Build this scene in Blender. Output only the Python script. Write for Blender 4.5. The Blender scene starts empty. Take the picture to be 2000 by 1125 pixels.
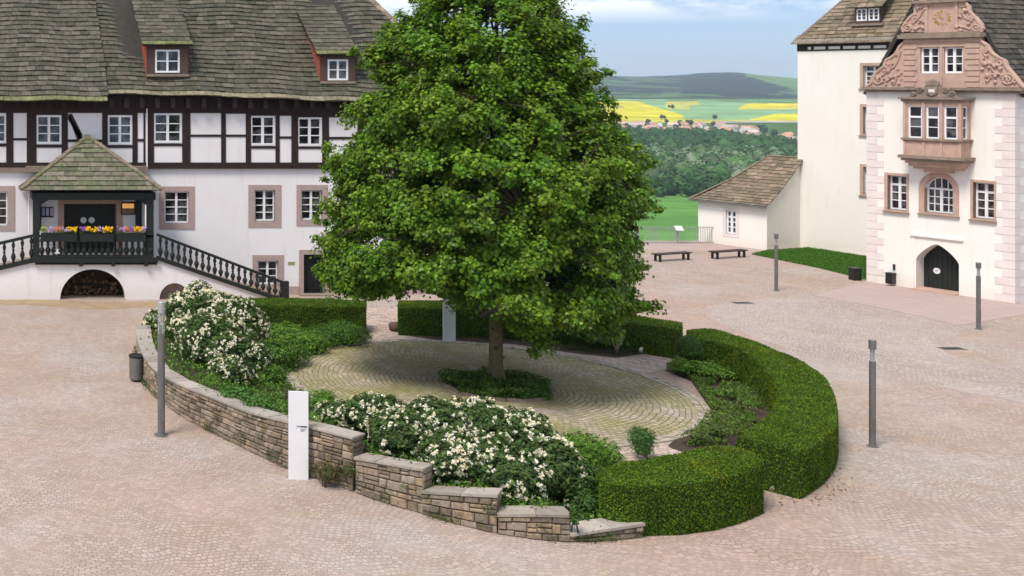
import bpy, math, random
import numpy as np
from mathutils import Vector, noise
random.seed(7); rng = np.random.default_rng(7)
S = bpy.context.scene
R = math.radians
# ------------------------------------------------------------------ camera, world, sun
CH, FP, PPX, HY = 11.0, 2200.0, -70.0, 150.0     # camera height, focal length / principal point of a 2000 px wide frame
cam = bpy.data.cameras.new('camera'); co = bpy.data.objects.new('camera', cam); S.collection.objects.link(co)
co.location = (0, 0, CH); co.rotation_euler = (R(90), 0, 0)
cam.sensor_width = 36; cam.lens = 36*FP/2000; cam.shift_x = (1000-PPX)/2000; cam.shift_y = -(562.5-HY)/2000
cam.clip_start = .5; cam.clip_end = 30000
S.camera = co
S.view_settings.view_transform = 'Standard'; S.view_settings.look = 'None'
S.view_settings.exposure = 0.62; S.view_settings.gamma = 1
SUN_EL, SUN_AZ = 57, 232        # azimuth clockwise from +Y
W = bpy.data.worlds.new('World'); S.world = W; W.use_nodes = True
def build_world():
    nt = W.node_tree; N = nt.nodes; L = nt.links; N.clear()
    out = N.new('ShaderNodeOutputWorld'); bg = N.new('ShaderNodeBackground'); bg.inputs[1].default_value = .15
    sky = N.new('ShaderNodeTexSky'); sky.sky_type = 'NISHITA'; sky.sun_disc = False
    sky.sun_elevation = R(SUN_EL); sky.sun_rotation = R(SUN_AZ); sky.air_density = 1.2; sky.dust_density = .6; sky.ozone_density = 1.5
    tc = N.new('ShaderNodeTexCoord'); sep = N.new('ShaderNodeSeparateXYZ'); L.new(tc.outputs['Generated'], sep.inputs[0])
    mp = N.new('ShaderNodeMapping'); mp.inputs['Scale'].default_value = (1.5, 1.5, 4.5); mp.inputs['Location'].default_value = (.33, .12, .05)
    L.new(tc.outputs['Generated'], mp.inputs[0])
    nz = N.new('ShaderNodeTexNoise'); nz.inputs['Scale'].default_value = 5; nz.inputs['Detail'].default_value = 9; nz.inputs['Roughness'].default_value = .58
    L.new(mp.outputs[0], nz.inputs[0])
    mr = N.new('ShaderNodeMapRange'); mr.clamp = True
    e1 = N.new('ShaderNodeMapRange'); e1.inputs[1].default_value = .06; e1.inputs[2].default_value = .35; e1.inputs[3].default_value = .42; e1.inputs[4].default_value = .36; L.new(sep.outputs[2], e1.inputs[0]); L.new(e1.outputs[0], mr.inputs[1])
    e2 = N.new('ShaderNodeMapRange'); e2.inputs[1].default_value = .06; e2.inputs[2].default_value = .35; e2.inputs[3].default_value = .52; e2.inputs[4].default_value = .56; L.new(sep.outputs[2], e2.inputs[0]); L.new(e2.outputs[0], mr.inputs[2])
    L.new(nz.outputs[0], mr.inputs[0])
    hz = N.new('ShaderNodeMapRange'); hz.inputs[1].default_value = .040; hz.inputs[2].default_value = .054
    L.new(sep.outputs[2], hz.inputs[0])
    mu = N.new('ShaderNodeMath'); mu.operation = 'MULTIPLY'; L.new(mr.outputs[0], mu.inputs[0]); L.new(hz.outputs[0], mu.inputs[1])
    mu2 = N.new('ShaderNodeMath'); mu2.operation = 'MULTIPLY'; mu2.inputs[1].default_value = .85; L.new(mu.outputs[0], mu2.inputs[0])
    mx = N.new('ShaderNodeMix'); mx.data_type = 'RGBA'; mx.inputs[7].default_value = (5.0, 5.1, 5.25, 1)
    bl = N.new('ShaderNodeMix'); bl.data_type = 'RGBA'; gr = N.new('ShaderNodeValToRGB'); e = gr.color_ramp.elements   # clear blue air above a pale horizon
    e[0].position = 0; e[0].color = (.44, .63, .88, 1); e[1].position = 1; e[1].color = (.20, .38, .66, 1); q = e.new(.06); q.color = (.27, .51, .88, 1); q = e.new(.16); q.color = (.26, .46, .74, 1)
    L.new(sep.outputs[2], gr.inputs[0]); ml = N.new('ShaderNodeVectorMath'); ml.operation = 'SCALE'; ml.inputs['Scale'].default_value = 4.4; L.new(gr.outputs[0], ml.inputs[0])
    bl.inputs[0].default_value = .85; L.new(sky.outputs[0], bl.inputs[6]); L.new(ml.outputs[0], bl.inputs[7])
    L.new(mu2.outputs[0], mx.inputs[0]); L.new(bl.outputs[2], mx.inputs[6])
    L.new(mx.outputs[2], bg.inputs[0]); L.new(bg.outputs[0], out.inputs[0])
build_world()
sd = bpy.data.lights.new('sun', 'SUN'); sd.energy = 2.7; sd.angle = R(18); sd.color = (1, .94, .85)
so = bpy.data.objects.new('sun', sd); S.collection.objects.link(so)
so.rotation_euler = (R(90-SUN_EL), 0, R(180-SUN_AZ))
sv = Vector((math.sin(R(SUN_AZ))*math.cos(R(SUN_EL)), math.cos(R(SUN_AZ))*math.cos(R(SUN_EL)), math.sin(R(SUN_EL))))
so.rotation_euler = sv.to_track_quat('Z', 'Y').to_euler()

# ------------------------------------------------------------------ helpers
def G(x, y, z=0.0):                  # photo coordinate -> point on the level plane z
    d = (CH-z)*FP/(y-HY); return Vector(((x-PPX)/FP*d, d, z))
def P(x, y, d): return Vector(((x-PPX)/FP*d, d, CH-(y-HY)/FP*d))
def V(*a): return Vector(a)
U = random.uniform
def shade(c, a, b): k = U(a, b); return tuple(x*k for x in c)
class Fr:                            # a vertical plane: s along it, z up, o out of it
    def __init__(s, O, u, n=None):
        s.O = Vector((O[0], O[1], 0)); s.u = Vector((u[0], u[1], 0)).normalized()
        s.n = Vector((s.u.y, -s.u.x, 0)) if n is None else Vector((n[0], n[1], 0)).normalized()
    def p(s, a, z, o=0): q = s.O + s.u*a + s.n*o; return Vector((q.x, q.y, z))
    def px(s, x, y, o=0):
        r = (x-PPX)/FP; q = s.O+s.n*o; a = (r*q.y-q.x)/(s.u.x-r*s.u.y); d = q.y+s.u.y*a
        return a, CH-(y-HY)/FP*d
class MB:
    def __init__(s): s.v = []; s.f = []; s.c = []; s.hc = False
    def face(s, pts, col=None):
        i = len(s.v); s.v += [tuple(p) for p in pts]; s.f.append(tuple(range(i, i+len(pts)))); s.c.append(col or (1, 1, 1))
        if col: s.hc = True
    def hexa(s, b, t, col=None):     # b, t: 4 bottom, 4 top points
        i = len(s.v); s.v += [tuple(p) for p in list(b)+list(t)]
        for f in ((3, 2, 1, 0), (4, 5, 6, 7), (0, 1, 5, 4), (1, 2, 6, 5), (2, 3, 7, 6), (3, 0, 4, 7)):
            s.f.append(tuple(i+k for k in f)); s.c.append(col or (1, 1, 1))
        if col: s.hc = True
    def box(s, x0, x1, y0, y1, z0, z1, col=None):
        s.hexa([(x0, y0, z0), (x1, y0, z0), (x1, y1, z0), (x0, y1, z0)], [(x0, y0, z1), (x1, y0, z1), (x1, y1, z1), (x0, y1, z1)], col)
    def fbox(s, F, a0, a1, z0, z1, o0, o1, col=None):
        p = F.p; s.hexa([p(a0, z0, o1), p(a1, z0, o1), p(a1, z0, o0), p(a0, z0, o0)], [p(a0, z1, o1), p(a1, z1, o1), p(a1, z1, o0), p(a0, z1, o0)], col)
    def prism(s, F, pts, o0, o1, col=None):   # polygon (s,z) extruded from o0 to o1
        n = len(pts); i = len(s.v)
        s.v += [tuple(F.p(a, z, o1)) for a, z in pts]+[tuple(F.p(a, z, o0)) for a, z in pts]
        fs = [tuple(i+k for k in range(n)), tuple(i+n+k for k in reversed(range(n)))]+[(i+k, i+n+k, i+n+(k+1) % n, i+(k+1) % n) for k in range(n)]
        s.f += fs; s.c += [col or (1, 1, 1)]*len(fs)
        if col: s.hc = True
    def slab(s, pts, th):            # plan polygon points (Vector) top surface, thickness down
        n = len(pts); i = len(s.v); s.v += [tuple(p) for p in pts]+[(p[0], p[1], p[2]-th) for p in pts]
        fs = [tuple(i+k for k in range(n)), tuple(i+n+k for k in reversed(range(n)))]+[(i+k, i+n+k, i+n+(k+1) % n, i+(k+1) % n) for k in range(n)]
        s.f += fs; s.c += [(1, 1, 1)]*len(fs)
    def tube(s, pts, rad, seg=8, cap=True, col=None):
        rings = []; pts = [Vector(p) for p in pts]; rad = rad if isinstance(rad, (list, tuple)) else [rad]*len(pts)
        ref = Vector((.13, .21, .97)) if abs((pts[-1]-pts[0]).normalized().z) < .9 else Vector((1, .1, 0))
        for k, p in enumerate(pts):
            t = (pts[min(k+1, len(pts)-1)]-pts[max(k-1, 0)]).normalized(); a = t.cross(ref).normalized(); b = t.cross(a)
            i = len(s.v); rings.append(i)
            for j in range(seg):
                w = 2*math.pi*j/seg; s.v.append(tuple(p+a*math.cos(w)*rad[k]+b*math.sin(w)*rad[k]))
        for k in range(len(pts)-1):
            for j in range(seg):
                s.f.append((rings[k]+j, rings[k]+(j+1) % seg, rings[k+1]+(j+1) % seg, rings[k+1]+j)); s.c.append(col or (1, 1, 1))
        if cap:
            s.f.append(tuple(rings[0]+j for j in reversed(range(seg)))); s.f.append(tuple(rings[-1]+j for j in range(seg))); s.c += [col or (1, 1, 1)]*2
        if col: s.hc = True
    def lathe(s, c, prof, seg=12):   # prof [(r,z)]
        i = len(s.v)
        for r, z in prof:
            for j in range(seg):
                w = 2*math.pi*j/seg; s.v.append((c[0]+r*math.cos(w), c[1]+r*math.sin(w), c[2]+z))
        for k in range(len(prof)-1):
            for j in range(seg):
                s.f.append((i+k*seg+j, i+k*seg+(j+1) % seg, i+(k+1)*seg+(j+1) % seg, i+(k+1)*seg+j)); s.c.append((1, 1, 1))
        s.f.append(tuple(i+j for j in reversed(range(seg)))); s.f.append(tuple(i+(len(prof)-1)*seg+j for j in range(seg))); s.c += [(1, 1, 1)]*2
    def disc(s, F, a, z, r, o0, o1, seg=20): s.prism(F, [(a+r*math.cos(2*math.pi*k/seg), z+r*math.sin(2*math.pi*k/seg)) for k in range(seg)], o0, o1)
    def build(s, name, mat, parent=None, smooth=False, local=False):
        v = np.array(s.v, dtype=float)
        col = None
        if s.hc:
            col = np.ones((len(v), 4))
            for f, c in zip(s.f, s.c): col[list(f), :3] = c
        return mkmesh(name, v, s.f, mat, parent, col, smooth, local)
def root_of(o):
    while o.parent: o = o.parent
    return o
def mkmesh(name, v, faces, mat, parent=None, col=None, smooth=False, local=False):
    v = np.array(v, dtype=float)
    if parent is not None: off = np.array(root_of(parent).location) if not local else np.zeros(3)
    elif local: off = np.zeros(3)
    else: off = np.array([(v[:, 0].min()+v[:, 0].max())/2, (v[:, 1].min()+v[:, 1].max())/2, v[:, 2].min()])
    v = v-off
    me = bpy.data.meshes.new(name)
    if isinstance(faces, np.ndarray):
        n, k = faces.shape; me.vertices.add(len(v)); me.vertices.foreach_set('co', v.astype(np.float32).ravel())
        me.loops.add(n*k); me.loops.foreach_set('vertex_index', faces.astype(np.int32).ravel())
        me.polygons.add(n); me.polygons.foreach_set('loop_start', np.arange(0, n*k, k, dtype=np.int32)); me.update(calc_edges=True)
    else:
        me.from_pydata(v.tolist(), [], faces); me.update()
    if col is not None:
        a = me.color_attributes.new('Col', 'FLOAT_COLOR', 'POINT'); a.data.foreach_set('color', np.asarray(col, dtype=np.float32).ravel())
    if smooth: me.polygons.foreach_set('use_smooth', np.ones(len(me.polygons), dtype=bool))
    me.materials.append(mat)
    o = bpy.data.objects.new(name, me); S.collection.objects.link(o)
    if parent is not None: o.parent = parent
    elif not local: o.location = off
    return o
def tag(o, label=None, cat=None, group=None, kind=None):
    if label: o['label'] = label
    if cat: o['category'] = cat
    if group: o['group'] = group
    if kind: o['kind'] = kind
    return o
def thing(name, label, cat, loc=(0, 0, 0), group=None):
    o = bpy.data.objects.new(name, None); S.collection.objects.link(o); o.location = loc; o.empty_display_size = .2
    return tag(o, label, cat, group)
def struct(name, mb, mat): return tag(mb.build(name, mat), kind='structure')
def copy_tree(o, parent=None):
    c = o.copy(); S.collection.objects.link(c); c.parent = parent
    for ch in [x for x in bpy.data.objects if x.parent == o]: copy_tree(ch, c)
    return c

# ------------------------------------------------------------------ materials
class NT:
    def __init__(s, name, rough=.8):
        s.m = bpy.data.materials.new(name); s.m.use_nodes = True; s.t = s.m.node_tree; s.N = s.t.nodes; s.L = s.t.links
        s.b = s.N['Principled BSDF']; s.b.inputs['Roughness'].default_value = rough; s.out = s.N['Material Output']
        s.b.inputs['Specular IOR Level'].default_value = .25
    def n(s, t, **k):
        x = s.N.new('ShaderNode'+t)
        for a, b in k.items(): setattr(x, a, b)
        return x
    def co(s, kind='Object'):
        if kind == 'World': return s.n('NewGeometry').outputs['Position']
        return s.n('TexCoord').outputs[kind]
    def map(s, v, sc=(1, 1, 1), loc=(0, 0, 0), rot=(0, 0, 0)):
        m = s.n('Mapping'); m.inputs['Scale'].default_value = sc; m.inputs['Location'].default_value = loc; m.inputs['Rotation'].default_value = rot
        s.L.new(v, m.inputs[0]); return m.outputs[0]
    def noise(s, v, sc, det=4, ro=.6, out=0):
        x = s.n('TexNoise'); x.inputs['Scale'].default_value = sc; x.inputs['Detail'].default_value = det; x.inputs['Roughness'].default_value = ro
        if v is not None: s.L.new(v, x.inputs['Vector'])
        return x.outputs[out]
    def vor(s, v, sc, feat='F1', out=0, rnd=1):
        x = s.n('TexVoronoi'); x.feature = feat; x.inputs['Scale'].default_value = sc; x.inputs['Randomness'].default_value = rnd
        s.L.new(v, x.inputs['Vector']); return x.outputs[out]
    def rng(s, v, a, b, c=0, d=1):
        x = s.n('MapRange'); x.inputs[1].default_value = a; x.inputs[2].default_value = b; x.inputs[3].default_value = c; x.inputs[4].default_value = d
        s.L.new(v, x.inputs[0]); return x.outputs[0]
    def math(s, op, a, b=0.):
        x = s.n('Math'); x.operation = op
        for k, q in enumerate((a, b)):
            if isinstance(q, (int, float)): x.inputs[k].default_value = q
            else: s.L.new(q, x.inputs[k])
        return x.outputs[0]
    def mix(s, f, a, b, mode='MIX'):
        x = s.n('Mix'); x.data_type = 'RGBA'; x.blend_type = mode
        for k, q in ((0, f), (6, a), (7, b)):
            if isinstance(q, (int, float)): x.inputs[k].default_value = q
            elif isinstance(q, tuple): x.inputs[k].default_value = (q+(1,))[:4]
            else: s.L.new(q, x.inputs[k])
        return x.outputs[2]
    def col(s, c):
        if isinstance(c, tuple): s.b.inputs['Base Color'].default_value = (c+(1,))[:4]
        else: s.L.new(c, s.b.inputs['Base Color'])
    def bump(s, h, st=.3, dist=.02):
        x = s.n('Bump'); x.inputs['Strength'].default_value = st; x.inputs['Distance'].default_value = dist
        s.L.new(h, x.inputs['Height']); s.L.new(x.outputs[0], s.b.inputs['Normal'])
    def attr(s, name='Col'):
        x = s.n('Attribute'); x.attribute_name = name; return x.outputs[0]
def simple(name, c, c2=None, sc=3., rough=.7, bst=.15, bsc=40, det=5, metal=0, spec=.25):
    t = NT(name, rough); v = t.co('World'); c2 = c2 or tuple(x*.8 for x in c)
    t.col(t.mix(t.rng(t.noise(v, sc, det), .3, .7), c, c2)); t.b.inputs['Metallic'].default_value = metal; t.b.inputs['Specular IOR Level'].default_value = spec
    if bst: t.bump(t.noise(v, bsc, 3), bst, .01)
    return t.m
def attrmat(name, rough=.8, sc=8, amt=.35, bst=.3, moss=None, bsc=25, spec=.2):   # colour attribute times fine noise (+ moss patches)
    t = NT(name, rough); v = t.co('World'); c = t.attr()
    k = t.rng(t.noise(v, sc, 6, .65), .25, .75, 1-amt, 1+amt)
    cc = t.n('VectorMath', operation='SCALE'); t.L.new(c, cc.inputs[0]); t.L.new(k, cc.inputs['Scale']); c = cc.outputs[0]
    if moss: c = t.mix(t.rng(t.noise(v, moss[1], 6, .7), moss[2], moss[2]+.14), c, moss[0])
    t.col(c); t.b.inputs['Specular IOR Level'].default_value = spec
    if bst: t.bump(t.noise(v, bsc, 4, .6), bst, .02)
    return t.m
def leafmat(name, trans=.35, rough=.45, spec=.25):
    t = NT(name, rough); c = t.attr(); t.col(c); t.b.inputs['Specular IOR Level'].default_value = spec
    tr = t.n('BsdfTranslucent'); hs = t.mix(1., c, (1.35, 1.25, .5), 'MULTIPLY'); t.L.new(hs, tr.inputs[0])
    mx = t.n('MixShader'); mx.inputs[0].default_value = trans
    t.L.new(t.b.outputs[0], mx.inputs[1]); t.L.new(tr.outputs[0], mx.inputs[2]); t.L.new(mx.outputs[0], t.out.inputs[0])
    return t.m
def plaster(name, c, stain=(.6, .55, .5)):
    t = NT(name, .9); v = t.co('World')
    big = t.rng(t.noise(v, .35, 5, .6), .35, .7); fine = t.rng(t.noise(v, 6, 5, .7), .3, .7)
    a = t.mix(t.math('MULTIPLY', fine, .35), c, tuple(x*.93 for x in c)); a = t.mix(t.math('MULTIPLY', big, .18), a, stain)
    st = t.map(v, (1.6, 1.6, .16)); dr = t.rng(t.noise(st, 2.2, 5, .65), .56, .74, 0, .42); a = t.mix(dr, a, stain)
    sz = t.n('SeparateXYZ'); t.L.new(v, sz.inputs[0])      # splash dirt near the foot of the wall, ragged
    h = t.math('ADD', sz.outputs[2], t.math('MULTIPLY', t.noise(v, 2.5, 5), -.9)); a = t.mix(t.rng(h, -.3, .35, .4, 0), a, stain)
    t.col(a); t.bump(t.noise(v, 9, 5, .6), .25, .02); return t.m
M = {}
M['plaster_l'] = plaster('lime_plaster', (.80, .765, .785), (.60, .56, .54))
M['plaster_r'] = plaster('cream_plaster', (.80, .765, .72), (.66, .58, .50))
M['timber'] = simple('dark_timber', (.020, .012, .012), (.038, .022, .020), 6, .75, .4, 30)
M['porchwood'] = simple('black_green_wood', (.012, .017, .016), (.022, .026, .024), 6, .55, .2, 30)
M['soffit'] = simple('soffit_boards', (.018, .012, .011), (.03, .02, .018), 4, .8)
M['white'] = simple('white_window_paint', (.80, .79, .80), (.74, .73, .74), 8, .45, .05)
t = NT('window_glass', .06); v = t.co('World'); t.col(t.mix(t.rng(t.noise(v, 1.3, 3), .45, .6), (.012, .009, .013), (.10, .10, .11))); t.b.inputs['Specular IOR Level'].default_value = .6
t.bump(t.noise(v, 1.8, 2), .12, .03); M['glass'] = t.m
M['pinkstone'] = simple('pink_sandstone', (.44, .325, .31), (.36, .26, .245), 5, .85, .3, 30)
M['redstone'] = attrmat('red_sandstone_carved', .85, 3, .22, .35, None, 18)
M['redstone2'] = simple('red_sandstone', (.51, .35, .28), (.41, .27, .215), 3.5, .85, .35, 22)
M['oldstone'] = simple('weathered_sandstone', (.30, .225, .175), (.17, .135, .11), 3, .9, .4, 20)
M['quoin'] = simple('pale_quoin_stone', (.66, .565, .555), (.74, .67, .65), 1.3, .9, .2, 20)
M['roof'] = attrmat('mossy_stone_slabs', .9, 5, .5, .5, ((.058, .062, .026), 1.1, .60))
M['roof_b'] = attrmat('brown_stone_slabs', .9, 5, .4, .5, ((.085, .075, .04), 1.3, .62))
M['roofbase'] = simple('roof_underlay', (.035, .034, .028), (.05, .045, .04), 3, .95)
M['tile'] = simple('red_cheek_tiles', (.36, .085, .05), (.22, .06, .045), 7, .8, .4, 12)
M['cheek'] = simple('brown_cheek_boards', (.10, .066, .056), (.07, .046, .04), 9, .8, .3)
M['gravelwall'] = attrmat('rubble_stone', .95, 9, .38, .6, ((.07, .066, .03), 1.9, .53), 30)
M['mortar'] = simple('mortar', (.12, .098, .072), (.08, .07, .045), 8, 1, .6, 30)
M['coping'] = attrmat('coping_slab', .9, 6, .22, .35, ((.20, .175, .14), 2.2, .58), 25)
M['gold'] = simple('gold_leaf', (.75, .52, .12), (.6, .4, .08), 5, .35, .05, 30, 3, .8)
M['steel'] = simple('painted_steel', (.17, .165, .16), (.135, .13, .127), 3, .45, .04, 60, 3, .3)
M['palesteel'] = simple('galvanised_steel', (.42, .44, .43), (.35, .36, .36), 4, .45, .04, 60, 3, .4)
M['stele'] = simple('white_enamel', (.74, .73, .76), (.69, .68, .70), 1.2, .4, .03)
M['ink'] = simple('dark_print', (.12, .11, .13), None, 4, .6, 0)
M['benchwood'] = simple('dark_bench_wood', (.055, .034, .026), (.035, .024, .02), 8, .6, .3)
M['bark'] = simple('linden_bark', (.20, .15, .085), (.10, .09, .045), 9, .95, .9, 16)
M['branch'] = simple('branch_bark', (.06, .047, .033), (.04, .033, .025), 9, .95, .6, 16)
M['leaf'] = leafmat('linden_leaves', .38, .42, .22)
M['yew'] = leafmat('yew_needles', .2, .7, .06)
M['shrubleaf'] = leafmat('shrub_leaves', .28, .55, .08)
M['petal'] = leafmat('petals', .35, .6, .1)
M['blackbox'] = simple('black_lacquer', (.012, .012, .013), (.02, .02, .02), 4, .4, .05)
M['darkin'] = simple('dark_interior', (.022, .016, .013), (.04, .028, .02), 2.5, .95, .5, 8)
t = NT('clear_glass', .05); t.b.inputs['Transmission Weight'].default_value = .85; t.b.inputs['Base Color'].default_value = (.75, .78, .76, 1); t.b.inputs['IOR'].default_value = 1.1; M['clear'] = t.m
t = NT('lamp_glow', .5); t.b.inputs['Base Color'].default_value = (.5, .25, .08, 1); t.b.inputs['Emission Color'].default_value = (1, .5, .15, 1); t.b.inputs['Emission Strength'].default_value = .35; M['glow'] = t.m

def cobble(name, ca, cb, cc, joint, polar=None, size=.115, moss=0.):
    t = NT(name, .88); v = t.co('World'); t.b.inputs['Specular IOR Level'].default_value = .15
    sp = t.n('SeparateXYZ'); t.L.new(v, sp.inputs[0]); X, Y = sp.outputs[0], sp.outputs[1]
    nw = t.noise(v, 1.1, 2, .5, 1); ws = t.n('SeparateXYZ'); t.L.new(nw, ws.inputs[0])
    if polar:
        dx = t.math('SUBTRACT', X, polar[0]); dy = t.math('SUBTRACT', Y, polar[1])
        rr = t.math('SQRT', t.math('ADD', t.math('MULTIPLY', dx, dx), t.math('MULTIPLY', dy, dy)))
        an = t.math('MULTIPLY', t.math('ARCTAN2', dy, dx), 5.0); A = an; B = rr
    else:
        ph = t.math('SINE', t.math('MULTIPLY', X, 1.3)); B = t.math('ADD', Y, t.math('MULTIPLY', t.math('ABSOLUTE', ph), .22)); A = X
        n2 = t.noise(v, .22, 2, .5, 1); w2 = t.n('SeparateXYZ'); t.L.new(n2, w2.inputs[0]); B = t.math('ADD', B, t.math('MULTIPLY', w2.outputs[0], 2.2)); A = t.math('ADD', A, t.math('MULTIPLY', w2.outputs[1], 2.2))
    B = t.math('ADD', B, t.math('MULTIPLY', ws.outputs[0], .3)); A = t.math('ADD', A, t.math('MULTIPLY', ws.outputs[1], .3))
    cb_ = t.n('CombineXYZ'); t.L.new(A, cb_.inputs[0]); t.L.new(B, cb_.inputs[1])
    n3 = t.noise(v, 4.5, 2, .6, 1); w3 = t.n('SeparateXYZ'); t.L.new(n3, w3.inputs[0]); jt = .05 if polar else .085
    A = t.math('ADD', A, t.math('MULTIPLY', w3.outputs[0], jt)); B = t.math('ADD', B, t.math('MULTIPLY', w3.outputs[1], jt)); cb_ = t.n('CombineXYZ'); t.L.new(A, cb_.inputs[0]); t.L.new(B, cb_.inputs[1])
    br = t.n('TexBrick'); br.offset = .5; br.inputs['Color1'].default_value = (0, 0, 0, 1); br.inputs['Color2'].default_value = (1, 1, 1, 1); br.inputs['Mortar'].default_value = (.5, .5, .5, 1)
    br.inputs['Scale'].default_value = 1; br.inputs['Brick Width'].default_value = size*1.25; br.inputs['Row Height'].default_value = size
    br.inputs['Mortar Size'].default_value = size*.11; br.inputs['Mortar Smooth'].default_value = .7
    t.L.new(cb_.outputs[0], br.inputs['Vector']); bcol, bfac = br.outputs['Color'], br.outputs['Fac']
    big = t.rng(t.noise(v, .13, 6, .66), .40, .60); mid = t.rng(t.noise(v, .32, 6, .7), .42, .64)
    c = t.mix(big, ca, cb); c = t.mix(t.math('MULTIPLY', mid, .75), c, cc)
    k = t.rng(bcol, 0, 1, .78 if polar else .88, 1.2 if polar else 1.12); s_ = t.n('VectorMath', operation='SCALE'); t.L.new(c, s_.inputs[0]); t.L.new(k, s_.inputs['Scale']); c = s_.outputs[0]
    fine = t.rng(t.noise(v, 11, 4, .7), .25, .75, .84, 1.14); s2 = t.n('VectorMath', operation='SCALE'); t.L.new(c, s2.inputs[0]); t.L.new(fine, s2.inputs['Scale']); c = s2.outputs[0]
    # joints fade where sand covers the stones
    sand = t.rng(t.noise(v, .3, 6, .7), .42, .62, 1, .3)
    jf = t.math('MULTIPLY', bfac, sand); c = t.mix(jf, c, joint)
    if moss:
        mz = t.rng(t.noise(v, .55, 5, .65), .40, .62, 0, moss); c = t.mix(mz, c, (.20, .19, .055))
        c = t.mix(t.math('MULTIPLY', bfac, .6), c, (.10, .10, .035))
    t.col(c); h = t.math('SUBTRACT', t.math('MULTIPLY', t.noise(v, 14, 3), .35), jf); t.bump(h, .5, .02)
    return t.m
CX, CY, CR = 18.47, 40.2, 6.81                      # the round terrace
M['cobble'] = cobble('pink_cobbles', (.395, .286, .246), (.375, .325, .295), (.345, .25, .185), (.235, .17, .14), None, .14)
M['cobble_g'] = cobble('grey_cobbles', (.395, .33, .30), (.365, .288, .262), (.395, .325, .275), (.20, .155, .13), None, .15)
M['circle'] = cobble('round_terrace_cobbles', (.36, .30, .22), (.41, .335, .285), (.35, .31, .16), (.085, .07, .045), (CX, CY), .18, .6)
M['circle_edge'] = cobble('terrace_path_cobbles', (.42, .33, .285), (.45, .35, .305), (.40, .32, .24), (.14, .11, .08), (CX, CY), .18, 0)
t = NT('pink_slab_paving', .85); v = t.co('World'); br = t.n('TexBrick'); t.L.new(t.map(v, (1, 1, 1), rot=(0, 0, 1.17)), br.inputs['Vector'])
for k_, q_ in (('Color1', (.41, .30, .28, 1)), ('Color2', (.375, .275, .255, 1)), ('Mortar', (.25, .18, .16, 1))): br.inputs[k_].default_value = q_
br.inputs['Scale'].default_value = 1; br.inputs['Brick Width'].default_value = .9; br.inputs['Row Height'].default_value = .45; br.inputs['Mortar Size'].default_value = .012
t.col(t.mix(t.rng(t.noise(v, .8, 6, .7), .35, .7, 0, .6), br.outputs['Color'], (.36, .28, .24))); t.bump(t.noise(v, 15, 4), .2, .01); M['band'] = t.m
M['soil'] = simple('dark_soil', (.075, .05, .038), (.045, .033, .025), 6, 1, .9, 14)
M['kerbstone'] = simple('kerb_stone', (.27, .21, .17), (.17, .14, .11), 5, .9, .4, 20)
M['lawn'] = simple('lawn_turf', (.05, .12, .018), (.035, .085, .015), 5, .95, .8, 30)

# ------------------------------------------------------------------ terrain
def smooth(a, b, x): x = np.clip((x-a)/(b-a), 0, 1); return x*x*(3-2*x)
KD = [60, 74, 79, 90, 150, 300, 600, 900, 1500, 2150, 2700, 3250, 3600, 4100, 5000, 6000, 6700, 7500]
KZ = [-3, -3, -4, -7, -20, -41, -63, -75, -78, -76, -66, -52, -60, -50, -18, 10, 10, 2]
def nz(x, y, s): return noise.fractal(Vector((x*s, y*s, 3.3)), 1.0, 2.0, 4)
def terr(r, d):
    z = np.interp(d, KD, KZ); X = r*d
    if d > 200: z += nz(X, d, 1/900)*6*min(1, (d-200)/800)
    if d > 2300: z += nz(X, d+500, 1/700)*9*min(1, (d-2300)/700)*(1-min(1, max(0, d-3300)/800))
    if d > 3600:
        w = min(1, (d-3600)/1800); px = r*FP+PPX
        z += w*(26*math.exp(-((px-1415)/85)**2)+5*math.exp(-((px-1200)/70)**2)-10*math.exp(-((px-1600)/80)**2)+nz(X, d, 1/1300)*12+nz(X, d, 1/240)*7)
    return z
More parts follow.
